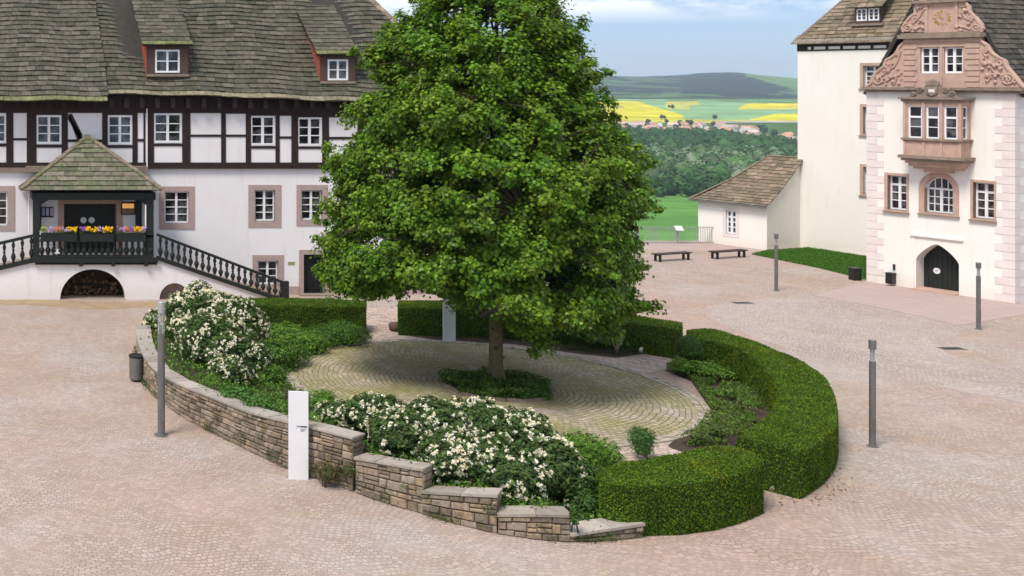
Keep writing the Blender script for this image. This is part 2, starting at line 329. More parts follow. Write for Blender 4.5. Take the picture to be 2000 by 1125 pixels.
def terrain():
    rs = np.concatenate([np.linspace(-.35, .45, 60), np.linspace(.452, .80, 260), np.linspace(.81, 1.3, 50)])
    ds = np.concatenate([np.geomspace(60, 900, 50), np.linspace(930, 2100, 30), np.linspace(2120, 3700, 110), np.linspace(3740, 7500, 100)])
    n, m = len(rs), len(ds); vs = np.zeros((m, n, 3)); cs = np.ones((m, n, 4))
    for j, d in enumerate(ds):
        for i, r in enumerate(rs):
            z = terr(r, d); X = r*d; vs[j, i] = (X, d, z); px = r*FP+PPX+nz(X, d, 1/260)*5; py = HY+(CH-z)*FP/d
            py2 = py+nz(X, d, 1/300)*1.5
            if d < 2130: c = (.10, .22, .055) if d < 900 else (.06, .12, .035)
            elif d < 3420:
                c = (.20, .34, .16)                                   # young corn
                if px < 1335 and py2 > 197+max(0, (px-1245))*.33: c = (.52, .46, .02)
                if px < 1215 and 207 < py2 < 211: c = (.26, .24, .15)
                if 1335 <= px < 1365 and py2 < 205: c = (.42, .40, .06)
                if px > 1300 and py2 < 196+abs(px-1370)*.05: c = (.12, .22, .08)
                if 1300 < px < 1345 and 197 < py2 < 214: c = (.40, .40, .08)
                if px > 1440+ (211-py2)*2.5 and 202 < py2 < 212: c = (.56, .47, .02)
                if px > 1455+(236-py2)*4 and 222 < py2 < 237: c = (.56, .50, .02)
                if py2 > 234 and px < 1500: c = (.42, .40, .05)
                if px > 1400 and 236.5 < py2: c = (.36, .33, .28)
                k = 1+.12*nz(X*.2, d, 1/60); c = tuple(q*k for q in c)
            elif d < 3700: c = (.03, .06, .03)
            else:
                k = nz(X, d, 1/160); c = (.013+.005*k, .027+.010*k, .026)
                if px > 1455 and py2 < 147+(px-1455)*.27+nz(X, d, 1/260)*4: c = (.10, .19, .05)
                if px < 1330 and nz(X, d, 1/300) > .2: c = (.055, .11, .045)
                if py2 > 176+6*nz(X, d, 1/300) and nz(X, d+90, 1/220) > .2: c = (.08, .15, .05)
            cs[j, i, :3] = c
    idx = np.arange(n*m).reshape(m, n)
    f = np.stack([idx[:-1, :-1], idx[:-1, 1:], idx[1:, 1:], idx[1:, :-1]], -1).reshape(-1, 4)
    t = NT('valley_land', 1); v = t.co('World'); t.b.inputs['Specular IOR Level'].default_value = 0
    k = t.rng(t.noise(v, .012, 8, .78), .32, .68, .62, 1.4); q = t.n('VectorMath', operation='SCALE'); t.L.new(t.attr(), q.inputs[0]); t.L.new(k, q.inputs['Scale']); t.col(q.outputs[0])
    t.bump(t.noise(v, .03, 4, .7), .6, 6)
    tag(mkmesh('terrain', vs.reshape(-1, 3), f, t.m, None, cs.reshape(-1, 4), True), kind='structure')
terrain()
# hilltop plateau: one sheet with a retaining edge just behind the fence
g = MB(); g.slab([V(-60, -25, 0), V(95, -25, 0), V(95, 96, 0), V(63.5, 82.2, 0), V(49.4, 76.0, 0), V(49.0, 75.6, 0), V(-60, 75.6, 0)], 6)
struct('ground', g, M['cobble'])
def sheet(name, pts, z, mat, kind='structure'):
    m = MB(); m.face([V(p.x, p.y, z) for p in pts]); o = m.build(name, mat); tag(o, kind=kind); return o
def curve_pts(pts, n):              # Catmull-Rom resample of Vectors
    pts = [Vector(p) for p in pts]; out = []; L = [0]
    for a, b in zip(pts, pts[1:]): L.append(L[-1]+(b-a).length)
    for k in range(n):
        s = L[-1]*k/(n-1); i = 0
        while i < len(pts)-2 and s > L[i+1]: i += 1
        t_ = (s-L[i])/max(1e-6, L[i+1]-L[i]); p0 = pts[max(i-1, 0)]; p1 = pts[i]; p2 = pts[i+1]; p3 = pts[min(i+2, len(pts)-1)]
        out.append(.5*((2*p1)+(p2-p0)*t_+(2*p0-5*p1+4*p2-p3)*t_*t_+(3*p1-p0-3*p2+p3)*t_**3))
    return out
# grey cobble carriageway sweeping past the bed to the gate, slab band, small pink island
top = curve_pts([G(1380, 598), G(1480, 588), G(1590, 580), G(1720, 606), G(1850, 634), G(1872, 652), G(1838, 668), G(1850, 690), G(1930, 712), G(2100, 730)], 60)
bot = curve_pts([G(2100, 800), G(1900, 770), G(1750, 735), G(1600, 700), G(1450, 650), G(1380, 620)], 40)
sheet('carriageway', top+bot, .004, M['cobble_g'])
sheet('slab_band', [G(1590, 577), G(1694, 549), G(1984, 593), G(2080, 590), G(2100, 598), G(1866, 637), G(1850, 630), G(1720, 602)], .008, M['band'])
sheet('side_apron', [G(1255, 476), G(1395, 476), G(1500, 491), G(1480, 499), G(1400, 490), G(1255, 487)], .004, M['band'])

sheet('sandy_verge', [G(-180, 575), (G(60, 584)), G(180, 590), G(330, 590), G(300, 600), G(190, 604), G(60, 596), G(-180, 590)], .005, simple('sandy_dirt', (.36, .26, .16), (.27, .19, .12), 1.5, 1, .5, 20, 8))
# ------------------------------------------------------------------ leaf clouds
def norm(a): return a/np.maximum(np.linalg.norm(a, axis=1, keepdims=True), 1e-9)
def leaves(name, C, Nn, size, cols, mat, parent, aspect=.55, fold=.18, jit=.6, down=0.):
    n = len(C); Nn = norm(Nn+rng.normal(0, jit, (n, 3))); T = rng.normal(0, 1, (n, 3)); T[:, 2] -= down
    T = norm(T-(T*Nn).sum(1, keepdims=True)*Nn); B = np.cross(Nn, T); s = (np.asarray(size)*rng.uniform(.7, 1.3, n))[:, None]
    v = np.stack([C-T*s, C+B*s*aspect+Nn*s*fold, C+T*s, C-B*s*aspect+Nn*s*fold], 1).reshape(-1, 3)
    f = np.arange(4*n).reshape(n, 4); c = np.ones((n, 4)); c[:, :3] = cols
    return mkmesh(name, v, f, mat, parent, np.repeat(c, 4, 0))
def pick(pal, n, jitter=.15):
    pal = np.array(pal); c = pal[rng.integers(0, len(pal), n)]; return np.clip(c*rng.uniform(1-jitter, 1+jitter, (n, 1)), 0, 1)
ICO = None
def ico_np(sub=2):
    import bmesh
    bm = bmesh.new(); bmesh.ops.create_icosphere(bm, subdivisions=sub, radius=1); v = np.array([x.co[:] for x in bm.verts]); f = np.array([[q.index for q in x.verts] for x in bm.faces]); bm.free(); return v, f
IV, IF = ico_np(2)
def blob(x, y, d, rx, rz, ry=None):  # ellipsoid centre and radii from its place and size in the photo
    c = P(x, y, d); k = d/FP; st = math.sqrt(1+((x-PPX)/FP)**2); return (np.array(c), np.array([rx*k/st, (ry or (rx*k/st)), rz*k]))
def shrub(name, label, cat, blobs, pal, lsize, dens, flowers=0, fpal=None, group=None, fsize=.05, aspect=.42, lumps=.2, core=.72, stems=True, down=.3, mat='shrubleaf', froot=None):
    allc = np.array([b[0] for b in blobs]); base = allc.mean(0); zmin = min(b[0][2]-b[1][2] for b in blobs)
    o = thing(name, label, cat, (base[0], base[1], max(0, zmin)), group)
    Cs, Ns, Fs = [], [], []; cv, cf = [], []; off = 0
    for c, r in blobs:
        n = int(dens*4*math.pi*((r[0]*r[1]*r[2])**(2/3))); d = norm(rng.normal(0, 1, (n, 3))); d[:, 2] = np.where(d[:, 2] < -.35, -d[:, 2], d[:, 2])
        lump = np.array([noise.noise(Vector(q*2.3+c)) for q in d]); lump2 = np.array([noise.noise(Vector(q*6+c)) for q in d])
        rad = (1+lumps*lump+lumps*.55*lump2)*(1-.32*rng.random(n)**1.6)
        Cs.append(c+d*r*rad[:, None]); Ns.append(norm(d/r)+np.array([0, 0, .45]))
        cv.append(c+IV*r*core)
        if flowers:
            k = int(flowers*4*math.pi*((r[0]*r[1]*r[2])**(2/3))); e = norm(rng.normal(0, 1, (k, 3))+np.array([-.1, -.45, .35])); l1 = np.array([noise.noise(Vector(q*2.3+c)) for q in e])
            Fs.append((c+e*r*(1.02+lumps*l1)[:, None], e))
    Cs = np.concatenate(Cs); Ns = np.concatenate(Ns)
    keep = Cs[:, 2] > .01; Cs, Ns = Cs[keep], Ns[keep]
    fo = leaves('foliage', Cs, Ns, lsize, pick(pal, len(Cs), .3), M[mat], o, aspect, .15, .5, down)
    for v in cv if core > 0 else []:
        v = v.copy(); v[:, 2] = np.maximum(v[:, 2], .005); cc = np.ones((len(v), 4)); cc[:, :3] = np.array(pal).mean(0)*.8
        mkmesh('inner_twigs', v, IF, M[mat], o, cc)  # solid filler core, shade inside the bush put into its darker leaf colour
    if flowers:
        A, B = np.concatenate([x[0] for x in Fs]), np.concatenate([x[1] for x in Fs])
        # keep only heads outside every blob
        ok = np.ones(len(A), bool)
        for c, r in blobs: ok &= (((A-c)/r)**2).sum(1) > .86
        ok &= np.array([noise.noise(Vector(q*1.7)) > -.15 for q in A]); A, B = A[ok], B[ok]
        m = 9; pos = np.repeat(A, m, 0)+rng.normal(0, fsize*.75, (len(A)*m, 3)); nn = np.repeat(B, m, 0)
        leaves('blossoms', pos, nn, fsize, pick(fpal or [(.82, .80, .72), (.85, .84, .80), (.78, .72, .58)], len(pos), .06), M['petal'], o, .75, .25, .7)
    if stems:
        for c, r in blobs[:5]:
            mb = MB()
            for k in range(3):
                a = U(0, 6.3); mb.tube([V(c[0]+.12*math.cos(a), c[1]+.12*math.sin(a), max(0, c[2]-r[2])-.02), V(c[0]+.4*r[0]*math.cos(a), c[1]+.4*r[1]*math.sin(a), c[2])], [.02, .008], 5)
            mb.build('stem', M['branch'], o)
    return o
# ------------------------------------------------------------------ roofs, walls, windows
GREENS = [(.088, .083, .060), (.072, .071, .050), (.105, .096, .072), (.062, .062, .044), (.108, .097, .074), (.080, .079, .054), (.095, .083, .064)]
BROWNS = [(.20, .155, .11), (.165, .13, .09), (.24, .185, .135), (.14, .112, .078), (.185, .15, .095), (.22, .16, .12)]
def roof(name, pos, rows, span, mat, parent, pal, wid=(.42, .95), th=.05, eave=None, gap=.0):
    mb = MB()
    for k in range(rows):
        t0, t1 = k/rows, (k+1.12)/rows
        a0, b0 = span(t0); a1, b1 = span(min(1, t1)); a = (a0+a1)/2+U(-.04, .04); b = (b0+b1)/2+U(-.04, .04)
        s = a
        while s < b-.02:
            w = U(*wid)
            if b-(s+w) < wid[0]*.5: w = b-s
            e = s+w; j = U(-.02, .02)/rows*8*.25; lift = th*U(.75, 1.5); c = random.choice(pal); q = U(.84, 1.16); c = tuple(x*q for x in c)
            if eave and k == 0: c = tuple(x*y for x, y in zip(eave, (q, q, q)))
            g_ = .008; tt0 = t0+j*.3
            mb.hexa([pos(s+g_, tt0, 0), pos(e-g_, tt0, 0), pos(e-g_, t1, -.02), pos(s+g_, t1, -.02)],
                    [pos(s+g_, tt0, lift), pos(e-g_, tt0, lift*U(.8, 1.15)), pos(e-g_, t1, .006), pos(s+g_, t1, .006)], c)
            s = e
    return mb.build(name, mat, parent)
def plane_pos(A, B, up, nrm):        # eave from A along B-A (metres), t=1 at A+up
    e = (B-A).normalized()
    return lambda s, t, h: A+e*s+up*t+nrm*h
def wall_holes(mb, F, a0, a1, z0, z1, holes, o=0.):
    xs = sorted(set([a0, a1]+[h[0] for h in holes]+[h[1] for h in holes])); zs = sorted(set([z0, z1]+[h[2] for h in holes]+[h[3] for h in holes]))
    xs = [x for x in xs if a0 <= x <= a1]; zs = [z for z in zs if z0 <= z <= z1]
    for x, x2 in zip(xs, xs[1:]):
        for z, z2 in zip(zs, zs[1:]):
            mx, mz = (x+x2)/2, (z+z2)/2
            if any(h[0] < mx < h[1] and h[2] < mz < h[3] for h in holes): continue
            mb.face([F.p(x, z, o), F.p(x2, z, o), F.p(x2, z2, o), F.p(x, z2, o)])
def reveal(mb, F, h, dep, o=0.):
    a0, a1, z0, z1 = h; p = F.p
    mb.face([p(a0, z0, o), p(a0, z1, o), p(a0, z1, o-dep), p(a0, z0, o-dep)]); mb.face([p(a1, z0, o-dep), p(a1, z1, o-dep), p(a1, z1, o), p(a1, z0, o)])
    mb.face([p(a0, z1, o), p(a1, z1, o), p(a1, z1, o-dep), p(a0, z1, o-dep)]); mb.face([p(a0, z0, o-dep), p(a1, z0, o-dep), p(a1, z0, o), p(a0, z0, o)])
def window(F, parent, h, cols=2, rows=3, dep=.1, o=0., fr=.075, mun=.035, mul=.11, transom=None):
    a0, a1, z0, z1 = h; w = MB(); oo = o-dep; q0, q1 = oo-.05, oo+.02
    w.fbox(F, a0+.002, a0+fr, z0+.002, z1-.002, q0, q1); w.fbox(F, a1-fr, a1-.002, z0+.002, z1-.002, q0, q1)
    w.fbox(F, a0+fr, a1-fr, z1-fr, z1-.002, q0, q1-.001); w.fbox(F, a0+fr, a1-fr, z0+.002, z0+fr*1.1, q0, q1+.02)
    W_ = a1-a0; zb, zt = z0+fr*1.1, z1-fr
    ms = [a0+W_/2] if cols % 2 == 0 else ([a0+W_/3, a0+2*W_/3] if cols == 3 else [])
    for m_ in ms: w.fbox(F, m_-mul/2, m_+mul/2, zb, zt, q0, q1+.012)
    if cols == 4:
        for m_ in (a0+fr+(W_/2-mul/2-fr)/2, a1-fr-(W_/2-mul/2-fr)/2): w.fbox(F, m_-mun/2, m_+mun/2, zb, zt, q0+.02, q1-.01)
    for k in range(1, rows):
        z = zb+(zt-zb)*k/rows; tk = mun
        if transom and k == transom: tk = mul*.9
        w.fbox(F, a0+fr, a1-fr, z-tk/2, z+tk/2, q0+.021, q1-.008)
    f = w.build('window', M['white'], parent)
    gl = MB(); gl.fbox(F, a0+.01, a1-.01, z0+.01, z1-.01, q0-.03, q0+.012); gl.build('pane', M['glass'], f)
    return f
def surround(F, parent, h, outer, pro=.03, dep=.12, mat='pinkstone', o=0.):
    a0, a1, z0, z1 = h; b0, b1, c0, c1 = outer; m = MB(); p0, p1 = o-dep, o+pro
    m.fbox(F, b0, a0, c0, c1, p0, p1); m.fbox(F, a1, b1, c0, c1, p0, p1)
    m.fbox(F, a0, a1, z1, c1, p0, p1-.002)
    if z0 > c0: m.fbox(F, a0, a1, c0, z0, p0, p1-.002)
    return m.build('window_surround', M[mat], parent)
def rect(F, x0, y0, x1, y1, o=0):
    a, zt = F.px(x0, y0, o); b, zb = F.px(x1, y1, o); _, zb0 = F.px(x0, y1, o); _, zt1 = F.px(x1, y0, o)
    return (a, b, (zb+zb0)/2, (zt+zt1)/2)

# ------------------------------------------------------------------ the half-timbered house
LF = Fr((0, 57.0), (1, 0)); lx = lambda x: LF.px(x, 150)[0]; lz = lambda y: LF.px(0, y)[1]
HR = 25.4; HLFT = -13.0
house = thing('timber_framed_house', 'long white house with black timber framing, stone surrounds and a huge mossy slab roof', 'house', (6, 63, 0))
holes = []; wins = []
def lr(x0, y0, x1, y1, o=0): return rect(LF, x0, y0, x1, y1, o)
gf = [((321, 374, 369, 436), (311, 364, 380, 448)), ((497, 371, 537, 432), (485, 361, 549, 444)), ((588, 371, 629, 430), (579, 361, 640, 441)), ((-33, 374, 15, 441), (-44, 363, 29, 451)),
      ((700, 372, 741, 431), (691, 362, 751, 441)), ((815, 373, 856, 432), (806, 363, 866, 442))]
up = [(71, 225, 120, 281), (210, 225, 258, 282), (-25, 223, 12, 279), (300, 221, 355, 279), (489, 226, 537, 284), (581, 229, 628, 285), (760, 231, 806, 287), (850, 232, 896, 288)]
OU = .09       # the upper storey stands a little proud
for a, b in gf: holes.append(lr(*a))
lowwin = lr(503, 509, 543, 556); door = lr(593, 497, 634, 577); door = (door[0], door[1], 0.0, door[3]); pdoor = lr(125, 398, 227, 520); pdoor = (pdoor[0], pdoor[1], 2.05, pdoor[3])
w = MB(); wall_holes(w, LF, HLFT, HR, -.3, lz(326), holes+[lowwin, door, pdoor])
uh = [lr(*u, OU) for u in up]
wall_holes(w, LF, HLFT, HR, lz(326), 10.2, uh, OU)
RF = Fr((HR, 57.0), (0, 1)); wall_holes(w, RF, 0, 14, -.3, 10.0, [])
BF = Fr((HR, 71.0), (-1, 0)); wall_holes(w, BF, 0, HR-HLFT, -.3, 10.0, [])
GF = Fr((HLFT, 71.0), (0, -1)); wall_holes(w, GF, 0, 14, -.3, 10.0, []); w.face([GF.p(0, 10, 0), GF.p(14, 10, 0), GF.p(7, 18.2, 0)])
for h in holes+[lowwin]: reveal(w, LF, h, .2)
for h in uh: reveal(w, LF, h, .15, OU)
reveal(w, LF, door, .35); reveal(w, LF, pdoor, .5)
w.build('wall', M['plaster_l'], house)
for a, b in gf: surround(LF, window(LF, house, lr(*a), 2, 4, .12, mun=.04), lr(*a), lr(*b))
surround(LF, window(LF, house, lowwin, 2, 3, .1), lowwin, lr(493, 498, 554, 568))
for i, u in enumerate(uh): window(LF, house, u, 2, 3, .02, OU, fr=.1, mul=.13, mun=.05)
d = MB(); d.fbox(LF, door[0], door[1], 0, door[3], -.33, -.27)
for k in range(7): a = door[0]+(door[1]-door[0])*k/7; d.fbox(LF, a+.01, a+(door[1]-door[0])/7-.01, .03, door[3]-.03, -.27, -.255)
do = d.build('door', M['blackbox'], house)
hb = MB(); hb.tube([LF.p(door[0]+.62, 1.0, -.24), LF.p(door[0]+.9, 1.35, -.24)], .02, 6); hb.build('handle', M['palesteel'], do)
m = MB(); b = lr(584, 488, 645, 577); m.fbox(LF, b[0], door[0], -.1, b[3], -.2, .03); m.fbox(LF, door[1], b[1], -.1, b[3], -.2, .03); m.fbox(LF, door[0], door[1], door[3], b[3], -.2, .028)
m.build('door_surround', M['pinkstone'], house)
m = MB(); p_ = lr(554, 559, 584, 577); m.fbox(LF, p_[0], p_[1]-.003, -.1, p_[3], 0, .05); a = lr(645, 559, 930, 577); m.fbox(LF, a[0], HR, -.1, a[3], 0, .05); m.build('plinth', M['pinkstone'], house)
m = MB(); m.fbox(LF, door[0]-.3, door[1]+.3, -.05, .06, .0, .55); m.build('door_step', M['kerbstone'], house)
m = MB(); s_ = lr(562, 511, 576, 517); m.fbox(LF, *s_, .002, .02); sg = m.build('sign', simple('ochre_sign', (.45, .42, .2)), house)
m = MB()
for k in range(2): m.fbox(LF, s_[0]+.04, s_[1]-.05-.05*k, s_[2]+.035+.06*k, s_[2]+.055+.06*k, .02, .024)
m.build('lettering', M['ink'], sg)
# timber frame
m = MB(); TO = OU+.035
def tb(x0, y0, x1, y1, e=0): a = lr(x0, y0, x1, y1); m.fbox(LF, a[0], a[1], a[2], a[3], OU-.02, TO+e)
def tpoly(pts, e=-.004): m.prism(LF, [LF.px(*p) for p in pts], OU-.02, TO+e)
tb(-400, 179, 909, 220.5, .02)                                          # wall plate, plus an added dark board up into the dark under the eave
for x0, x1 in [(12, 26), (52, 71), (120, 132), (199, 210), (258, 268), (279.5, 283), (288, 300), (355, 371), (431, 440), (479, 489), (537, 545), (568, 581), (628, 641), (697, 704), (750, 760), (806, 815), (838, 850), (896, 904), (-60, -45), (-120, -108), (-180, -168)]:
    tb(x0, 220, x1, 320, U(0, .006))
for x0, x1, y0, y1 in [(26, 52, 269.5, 274), (132, 199, 272, 277), (268, 279.5, 271, 276), (371, 479, 262.5, 267), (545, 568, 266, 270.5), (641, 750, 267, 272), (815, 838, 268, 273), (-168, -60, 268, 273), (904, 909, 268, 273),
                       (-45, 12, 280, 286), (71, 120, 282, 288), (210, 258, 283, 288.5), (300, 355, 280, 285), (489, 537, 285, 290), (581, 628, 286, 290.5), (760, 806, 288, 293), (850, 896, 289, 294),
                       (71, 120, 219, 224.5), (210, 258, 219, 224.5), (300, 355, 218, 220.8), (489, 537, 219, 225.8), (581, 628, 219, 228.8), (641, 750, 220, 229), (441, 479, 219, 222), (545, 568, 219, 226)]:
    tb(x0, y0, x1, y1, -.003)
tpoly([(132, 224), (140, 222), (160, 262), (158, 275), (150, 272)]); tpoly([(132, 232), (134, 224), (166, 277), (158, 277)])
tb(362, 285, 371, 320, .004)
tb(-400, 317, 909, 329, .03)
tf = m.build('timber_frame', M['timber'], house)
for k in range(34):
    m = MB(); x = -60+k*30; a = lr(x, 196, x+9, 207); m.fbox(LF, a[0], a[1], a[2]-.1, a[3]+.15, OU, .50); m.build('beam_end', M['timber'], house)
m = MB(); m.fbox(LF, -.0+lx(-420), lx(64), lz(336), lz(327), 0, .16); m.build('string_course', M['oldstone'], house)
m = MB(); m.tube([LF.p(lx(285.8), 9.4, .19), LF.p(lx(286.2), lz(325), .19), LF.p(lx(287), lz(332), .12)], .035, 8); m.build('downpipe', M['white'], house)
# roof
ZR, DE, DR = 18.4, 56.35, 64.0
def ze(X): return float(np.interp((X/DE*FP+PPX), [-400, 210, 400, 675, 942], [10.16, 10.13, 10.04, 9.76, 9.56]))
def mainpos(lift=0., drop=0.):
    def f(s, t, h):
        z = ze(s); a = V(s, DE, z); b = V(s, DR, ZR); n = V(0, -.75, .66)
        q = a.lerp(b, t-drop*(1-t)) if drop else a.lerp(b, t)
        sag = .07*math.sin(s*.55)*math.sin(min(1, max(0, t))*3.1)+.05*math.sin(s*1.7+t*5)
        return q+n*(h+lift+sag)
    return f
XE, XR = 25.95, 19.9
pf = mainpos()
roof('roof', pf, 36, lambda t: (-13.6, XE+(XR-XE)*t+U(-.05, .05)), M['roof'], house, GREENS, (.34, .74), .065, (.20, .18, .12))
xa = lambda t: 7.15+.06*math.sin(t*9)
roof('roof', mainpos(.13, .05), 36, lambda t: (-13.7, xa(t)), M['roof'], house, [(.092, .085, .063), (.080, .077, .056), (.112, .100, .079), (.070, .068, .050), (.112, .100, .078)], (.34, .72), .065, (.16, .165, .08))
m = MB(); N_ = 24
for i in range(N_):
    s0 = -13.6+(XE+13.6)*i/N_; s1 = -13.6+(XE+13.6)*(i+1)/N_; r0 = min(s0, XR+ (XE-XR)*0); r1 = min(s1, XR)
    q = [pf(s0, 0, -.03), pf(s1, 0, -.03), pf(min(s1, XR), 1, -.03), pf(min(s0, XR-.01), 1, -.03)]; m.face(q)
    m.face([V(s0, DE, ze(s0)-.03), V(s0, DE+.75, ze(s0)-.05), V(s1, DE+.75, ze(s1)-.05), V(s1, DE, ze(s1)-.03)])
A = pf(XE, 0, -.03); m.face([A, V(XE, 71.6, 9.56), V(XR, DR, ZR-.03)]); m.face([V(XE, 71.6, 9.56), V(-13.6, 71.6, 9.9), V(-13.6, DR, ZR-.03), V(XR, DR, ZR-.03)])
m.build('roof_boards', M['roofbase'], house)
Ah, Bh = V(XE, DE, 9.56), V(XE, 71.6, 9.56); upv = V(XR, DR, ZR)-(Ah+Bh)/2
roof('roof', plane_pos(Ah, Bh, upv, V(.8, 0, .6)), 26, lambda t: (7.6*t, 15.2-7.6*t), M['roof'], house, GREENS)
Ab, Bb = V(XE, 71.6, 9.7), V(-13.6, 71.6, 9.7)
roof('roof', plane_pos(Ab, Bb, V(0, DR-71.6, ZR-9.7), V(0, .72, .65)), 22, lambda t: (6*t, 39.5), M['roof'], house, GREENS, (.7, 1.4))
m = MB()
for k in range(22):
    t0, t1 = k/22, (k+1.1)/22; a = pf(XE+(XR-XE)*t0, t0, .0); b = pf(XE+(XR-XE)*t1, t1, .0)
    m.hexa([a+V(-.22, 0, .02), a+V(.05, -.1, .0), b+V(.05, -.1, 0), b+V(-.22, 0, .02)], [a+V(-.22, 0, .12), a+V(.08, -.1, .1), b+V(.08, -.1, .06), b+V(-.22, 0, .08)], shade((.22, .165, .12), .8, 1.5))
m.build('hip_slabs', M['roof_b'], house)
m = MB(); m.tube([pf(-13.6, 1, .05), pf(XR, 1, .05)], .16, 8); m.build('ridge', M['oldstone'], house)
# dormers
def dormer(x0, y0, x1, y1, wx, rx, dx):
    dm = Fr((0, DE+dx), (1, 0)); a0, zt = dm.px(x0, y0); a1, zb = dm.px(x1, y1); wr = rect(dm, *wx)
    b = MB(); wall_holes(b, dm, a0, a1, zb-.4, zt+.05, [wr]); reveal(b, dm, wr, .15)
    root = b.build('dormer', M['cheek'], house)
    wn = window(dm, root, wr, 2, 2, .02, .0, fr=.09, mul=.1, mun=.05)
    for sd, mt in ((a0, 'tile'), (a1, 'cheek')):
        c = MB(); L = 4.4; c.hexa([V(sd-.02, DE+dx, zb-.4), V(sd+.02, DE+dx, zb-.4), V(sd+.02, DE+dx+L, zb+1.5), V(sd-.02, DE+dx+L, zb+1.5)],
                                  [V(sd-.02, DE+dx, zt), V(sd+.02, DE+dx, zt), V(sd+.02, DE+dx+L, zt+L*.64), V(sd-.02, DE+dx+L, zt+L*.64)])
        c.build('cheek', M[mt], root)
    e0, z0 = dm.px(rx[0], rx[2], .3); e1, _ = dm.px(rx[1], rx[2], .3)
    Aq = V(e0, DE+dx-.3, z0); pos = plane_pos(Aq, V(e1, DE+dx-.3, z0), V(0, 4.9, 4.9*.66), V(0, -.55, .83))
    roof('dormer_roof', pos, 16, lambda t: (0, e1-e0), M['roof'], root, GREENS, (.35, .75), .045, (.13, .135, .06))
    c = MB(); c.hexa([pos(0, 0, -.09), pos(e1-e0, 0, -.09), pos(e1-e0, 1, -.09), pos(0, 1, -.09)], [pos(0, 0, -.01), pos(e1-e0, 0, -.01), pos(e1-e0, 1, -.01), pos(0, 1, -.01)]); c.build('dormer_soffit', M['soffit'], root)
    c = MB(); c.fbox(dm, a0-.02, a1+.02, zb-.14, zb-.02, -.05, .14); c.build('dormer_sill', M['oldstone'], root)
dormer(287, 90, 368, 144, (303, 97, 351, 142), (278, 376, 87), .72)
dormer(626, 110, 694, 158, (640, 116, 680, 157), (620, 704, 106), .75)

# ------------------------------------------------------------------ porch and double stair
PD = 55.6; PF = Fr((0, PD), (1, 0)); px_ = lambda x, y, o=0: PF.px(x, y, o)
def pr(x0, y0, x1, y1, o=0): return rect(PF, x0, y0, x1, y1, o)
porch = thing('entrance_porch', 'black wooden porch with mossy slab roof above an arched white stair wall', 'porch', (6, 56.3, 0))
ZL = px_(0, 507)[1]
xa0 = -14.0
# front wall with arches as strips
def slope_top(a):                      # underside of the stair stringers
    xr0, zr0 = px_(306, 509); xr1, zr1 = px_(548, 583); xl0, zl0 = px_(68, 509); xl1, zl1 = px_(0, 524)
    if a > xr0: return max(0.02, zr0+(a-xr0)*(zr1-zr0)/(xr1-xr0))
    if a < xl0: return max(.02, zl0+(a-xl0)*(zl1-zl0)/(xl1-xl0))
    return px_(0, 512)[1]
arches = []
for xc, hw, yt in ((181.5, 64, 526), (341, 29.5, 553)):
    ac, zt = px_(xc, yt); arches.append((ac, px_(xc+hw, 500)[0]-ac, zt))
def arch_z(a):
    for ac, hw, zt in arches:
        if abs(a-ac) < hw: return max(.0, zt*math.sqrt(max(0, 1-((a-ac)/hw)**2)))
    return -.2
w = MB(); xs = list(np.arange(xa0, px_(548, 583)[0], .12))
for ac, hw, zt in arches: xs += [ac-hw, ac+hw]+[ac+hw*math.cos(q) for q in np.linspace(0, math.pi, 30)]
xs = sorted(set(round(float(x), 4) for x in xs))
for a, b in zip(xs, xs[1:]):
    z0, z1 = arch_z(a+1e-4), arch_z(b-1e-4); t0, t1 = slope_top(a), slope_top(b)
    w.face([PF.p(a, z0), PF.p(b, z1), PF.p(b, t1), PF.p(a, t0)])
    if z0 > -.1: w.face([PF.p(a, z0, 0), PF.p(a, z0, -.6), PF.p(b, z1, -.6), PF.p(b, z1, 0)])
    w.face([PF.p(a, t0, 0), PF.p(b, t1, 0), PF.p(b, t1, -.35), PF.p(a, t0, -.35)])
w.build('stair_wall', M['plaster_l'], porch)
m = MB()
for ac, hw, zt in arches: m.fbox(PF, ac-hw-.1, ac+hw+.1, -.1, zt+.1, -1.39, -1.3)
m.build('vault_back', M['darkin'], porch)
# logs stacked in the big vault
m = MB(); ac, hw, zt = arches[0]
for k in range(70):
    a = ac+U(-hw*.85, hw*.85); mz = zt*math.sqrt(1-((a-ac)/hw)**2)*.72; z = U(.06, max(.1, mz)); c = random.choice([(.10, .055, .035), (.07, .045, .03), (.13, .08, .05)])
    m.tube([PF.p(a, z, -1.28), PF.p(a+U(-.05, .05), z+U(-.03, .03), -U(.85, 1.1))], U(.05, .1), 7, True, c)
m.build('stacked_logs', M['gravelwall'], porch)
# steps and landing
m = MB(); xR0, xR1 = px_(306, 500)[0], px_(555, 500)[0]; n = 12
for k in range(n):
    a = xR0+(xR1-xR0)*k/n; z = ZL*(1-(k+1)/(n+1)); m.fbox(PF, a, a+(xR1-xR0)/n, -.1, z, -1.38, -.36)
xL0 = px_(68, 500)[0]
for k in range(14): m.fbox(PF, xL0-.45*(k+1), xL0-.45*k, -.1, ZL-.1*(k+1), -1.38, -.36)
m.fbox(PF, xL0, xR0, ZL-.25, ZL, -1.38, .12); m.build('steps', M['kerbstone'], porch)
m = MB(); a, z = px_(69, 500, .2)[0], 0; b = px_(309, 500, .2)[0]
m.fbox(PF, a, b, px_(0, 512)[1], px_(0, 503)[1], -.05, .2); m.fbox(PF, a+.04, b-.04, px_(0, 515)[1], px_(0, 512)[1], -.05, .12)
m.build('landing_edge', M['porchwood'], porch)
m = MB()
for x in (158, 221, 285): q = px_(x, 517, .1); m.fbox(PF, q[0]-.09, q[0]+.09, q[1]-.06, q[1]+.16, -.1, .24)
m.build('corbels', M['porchwood'], porch)
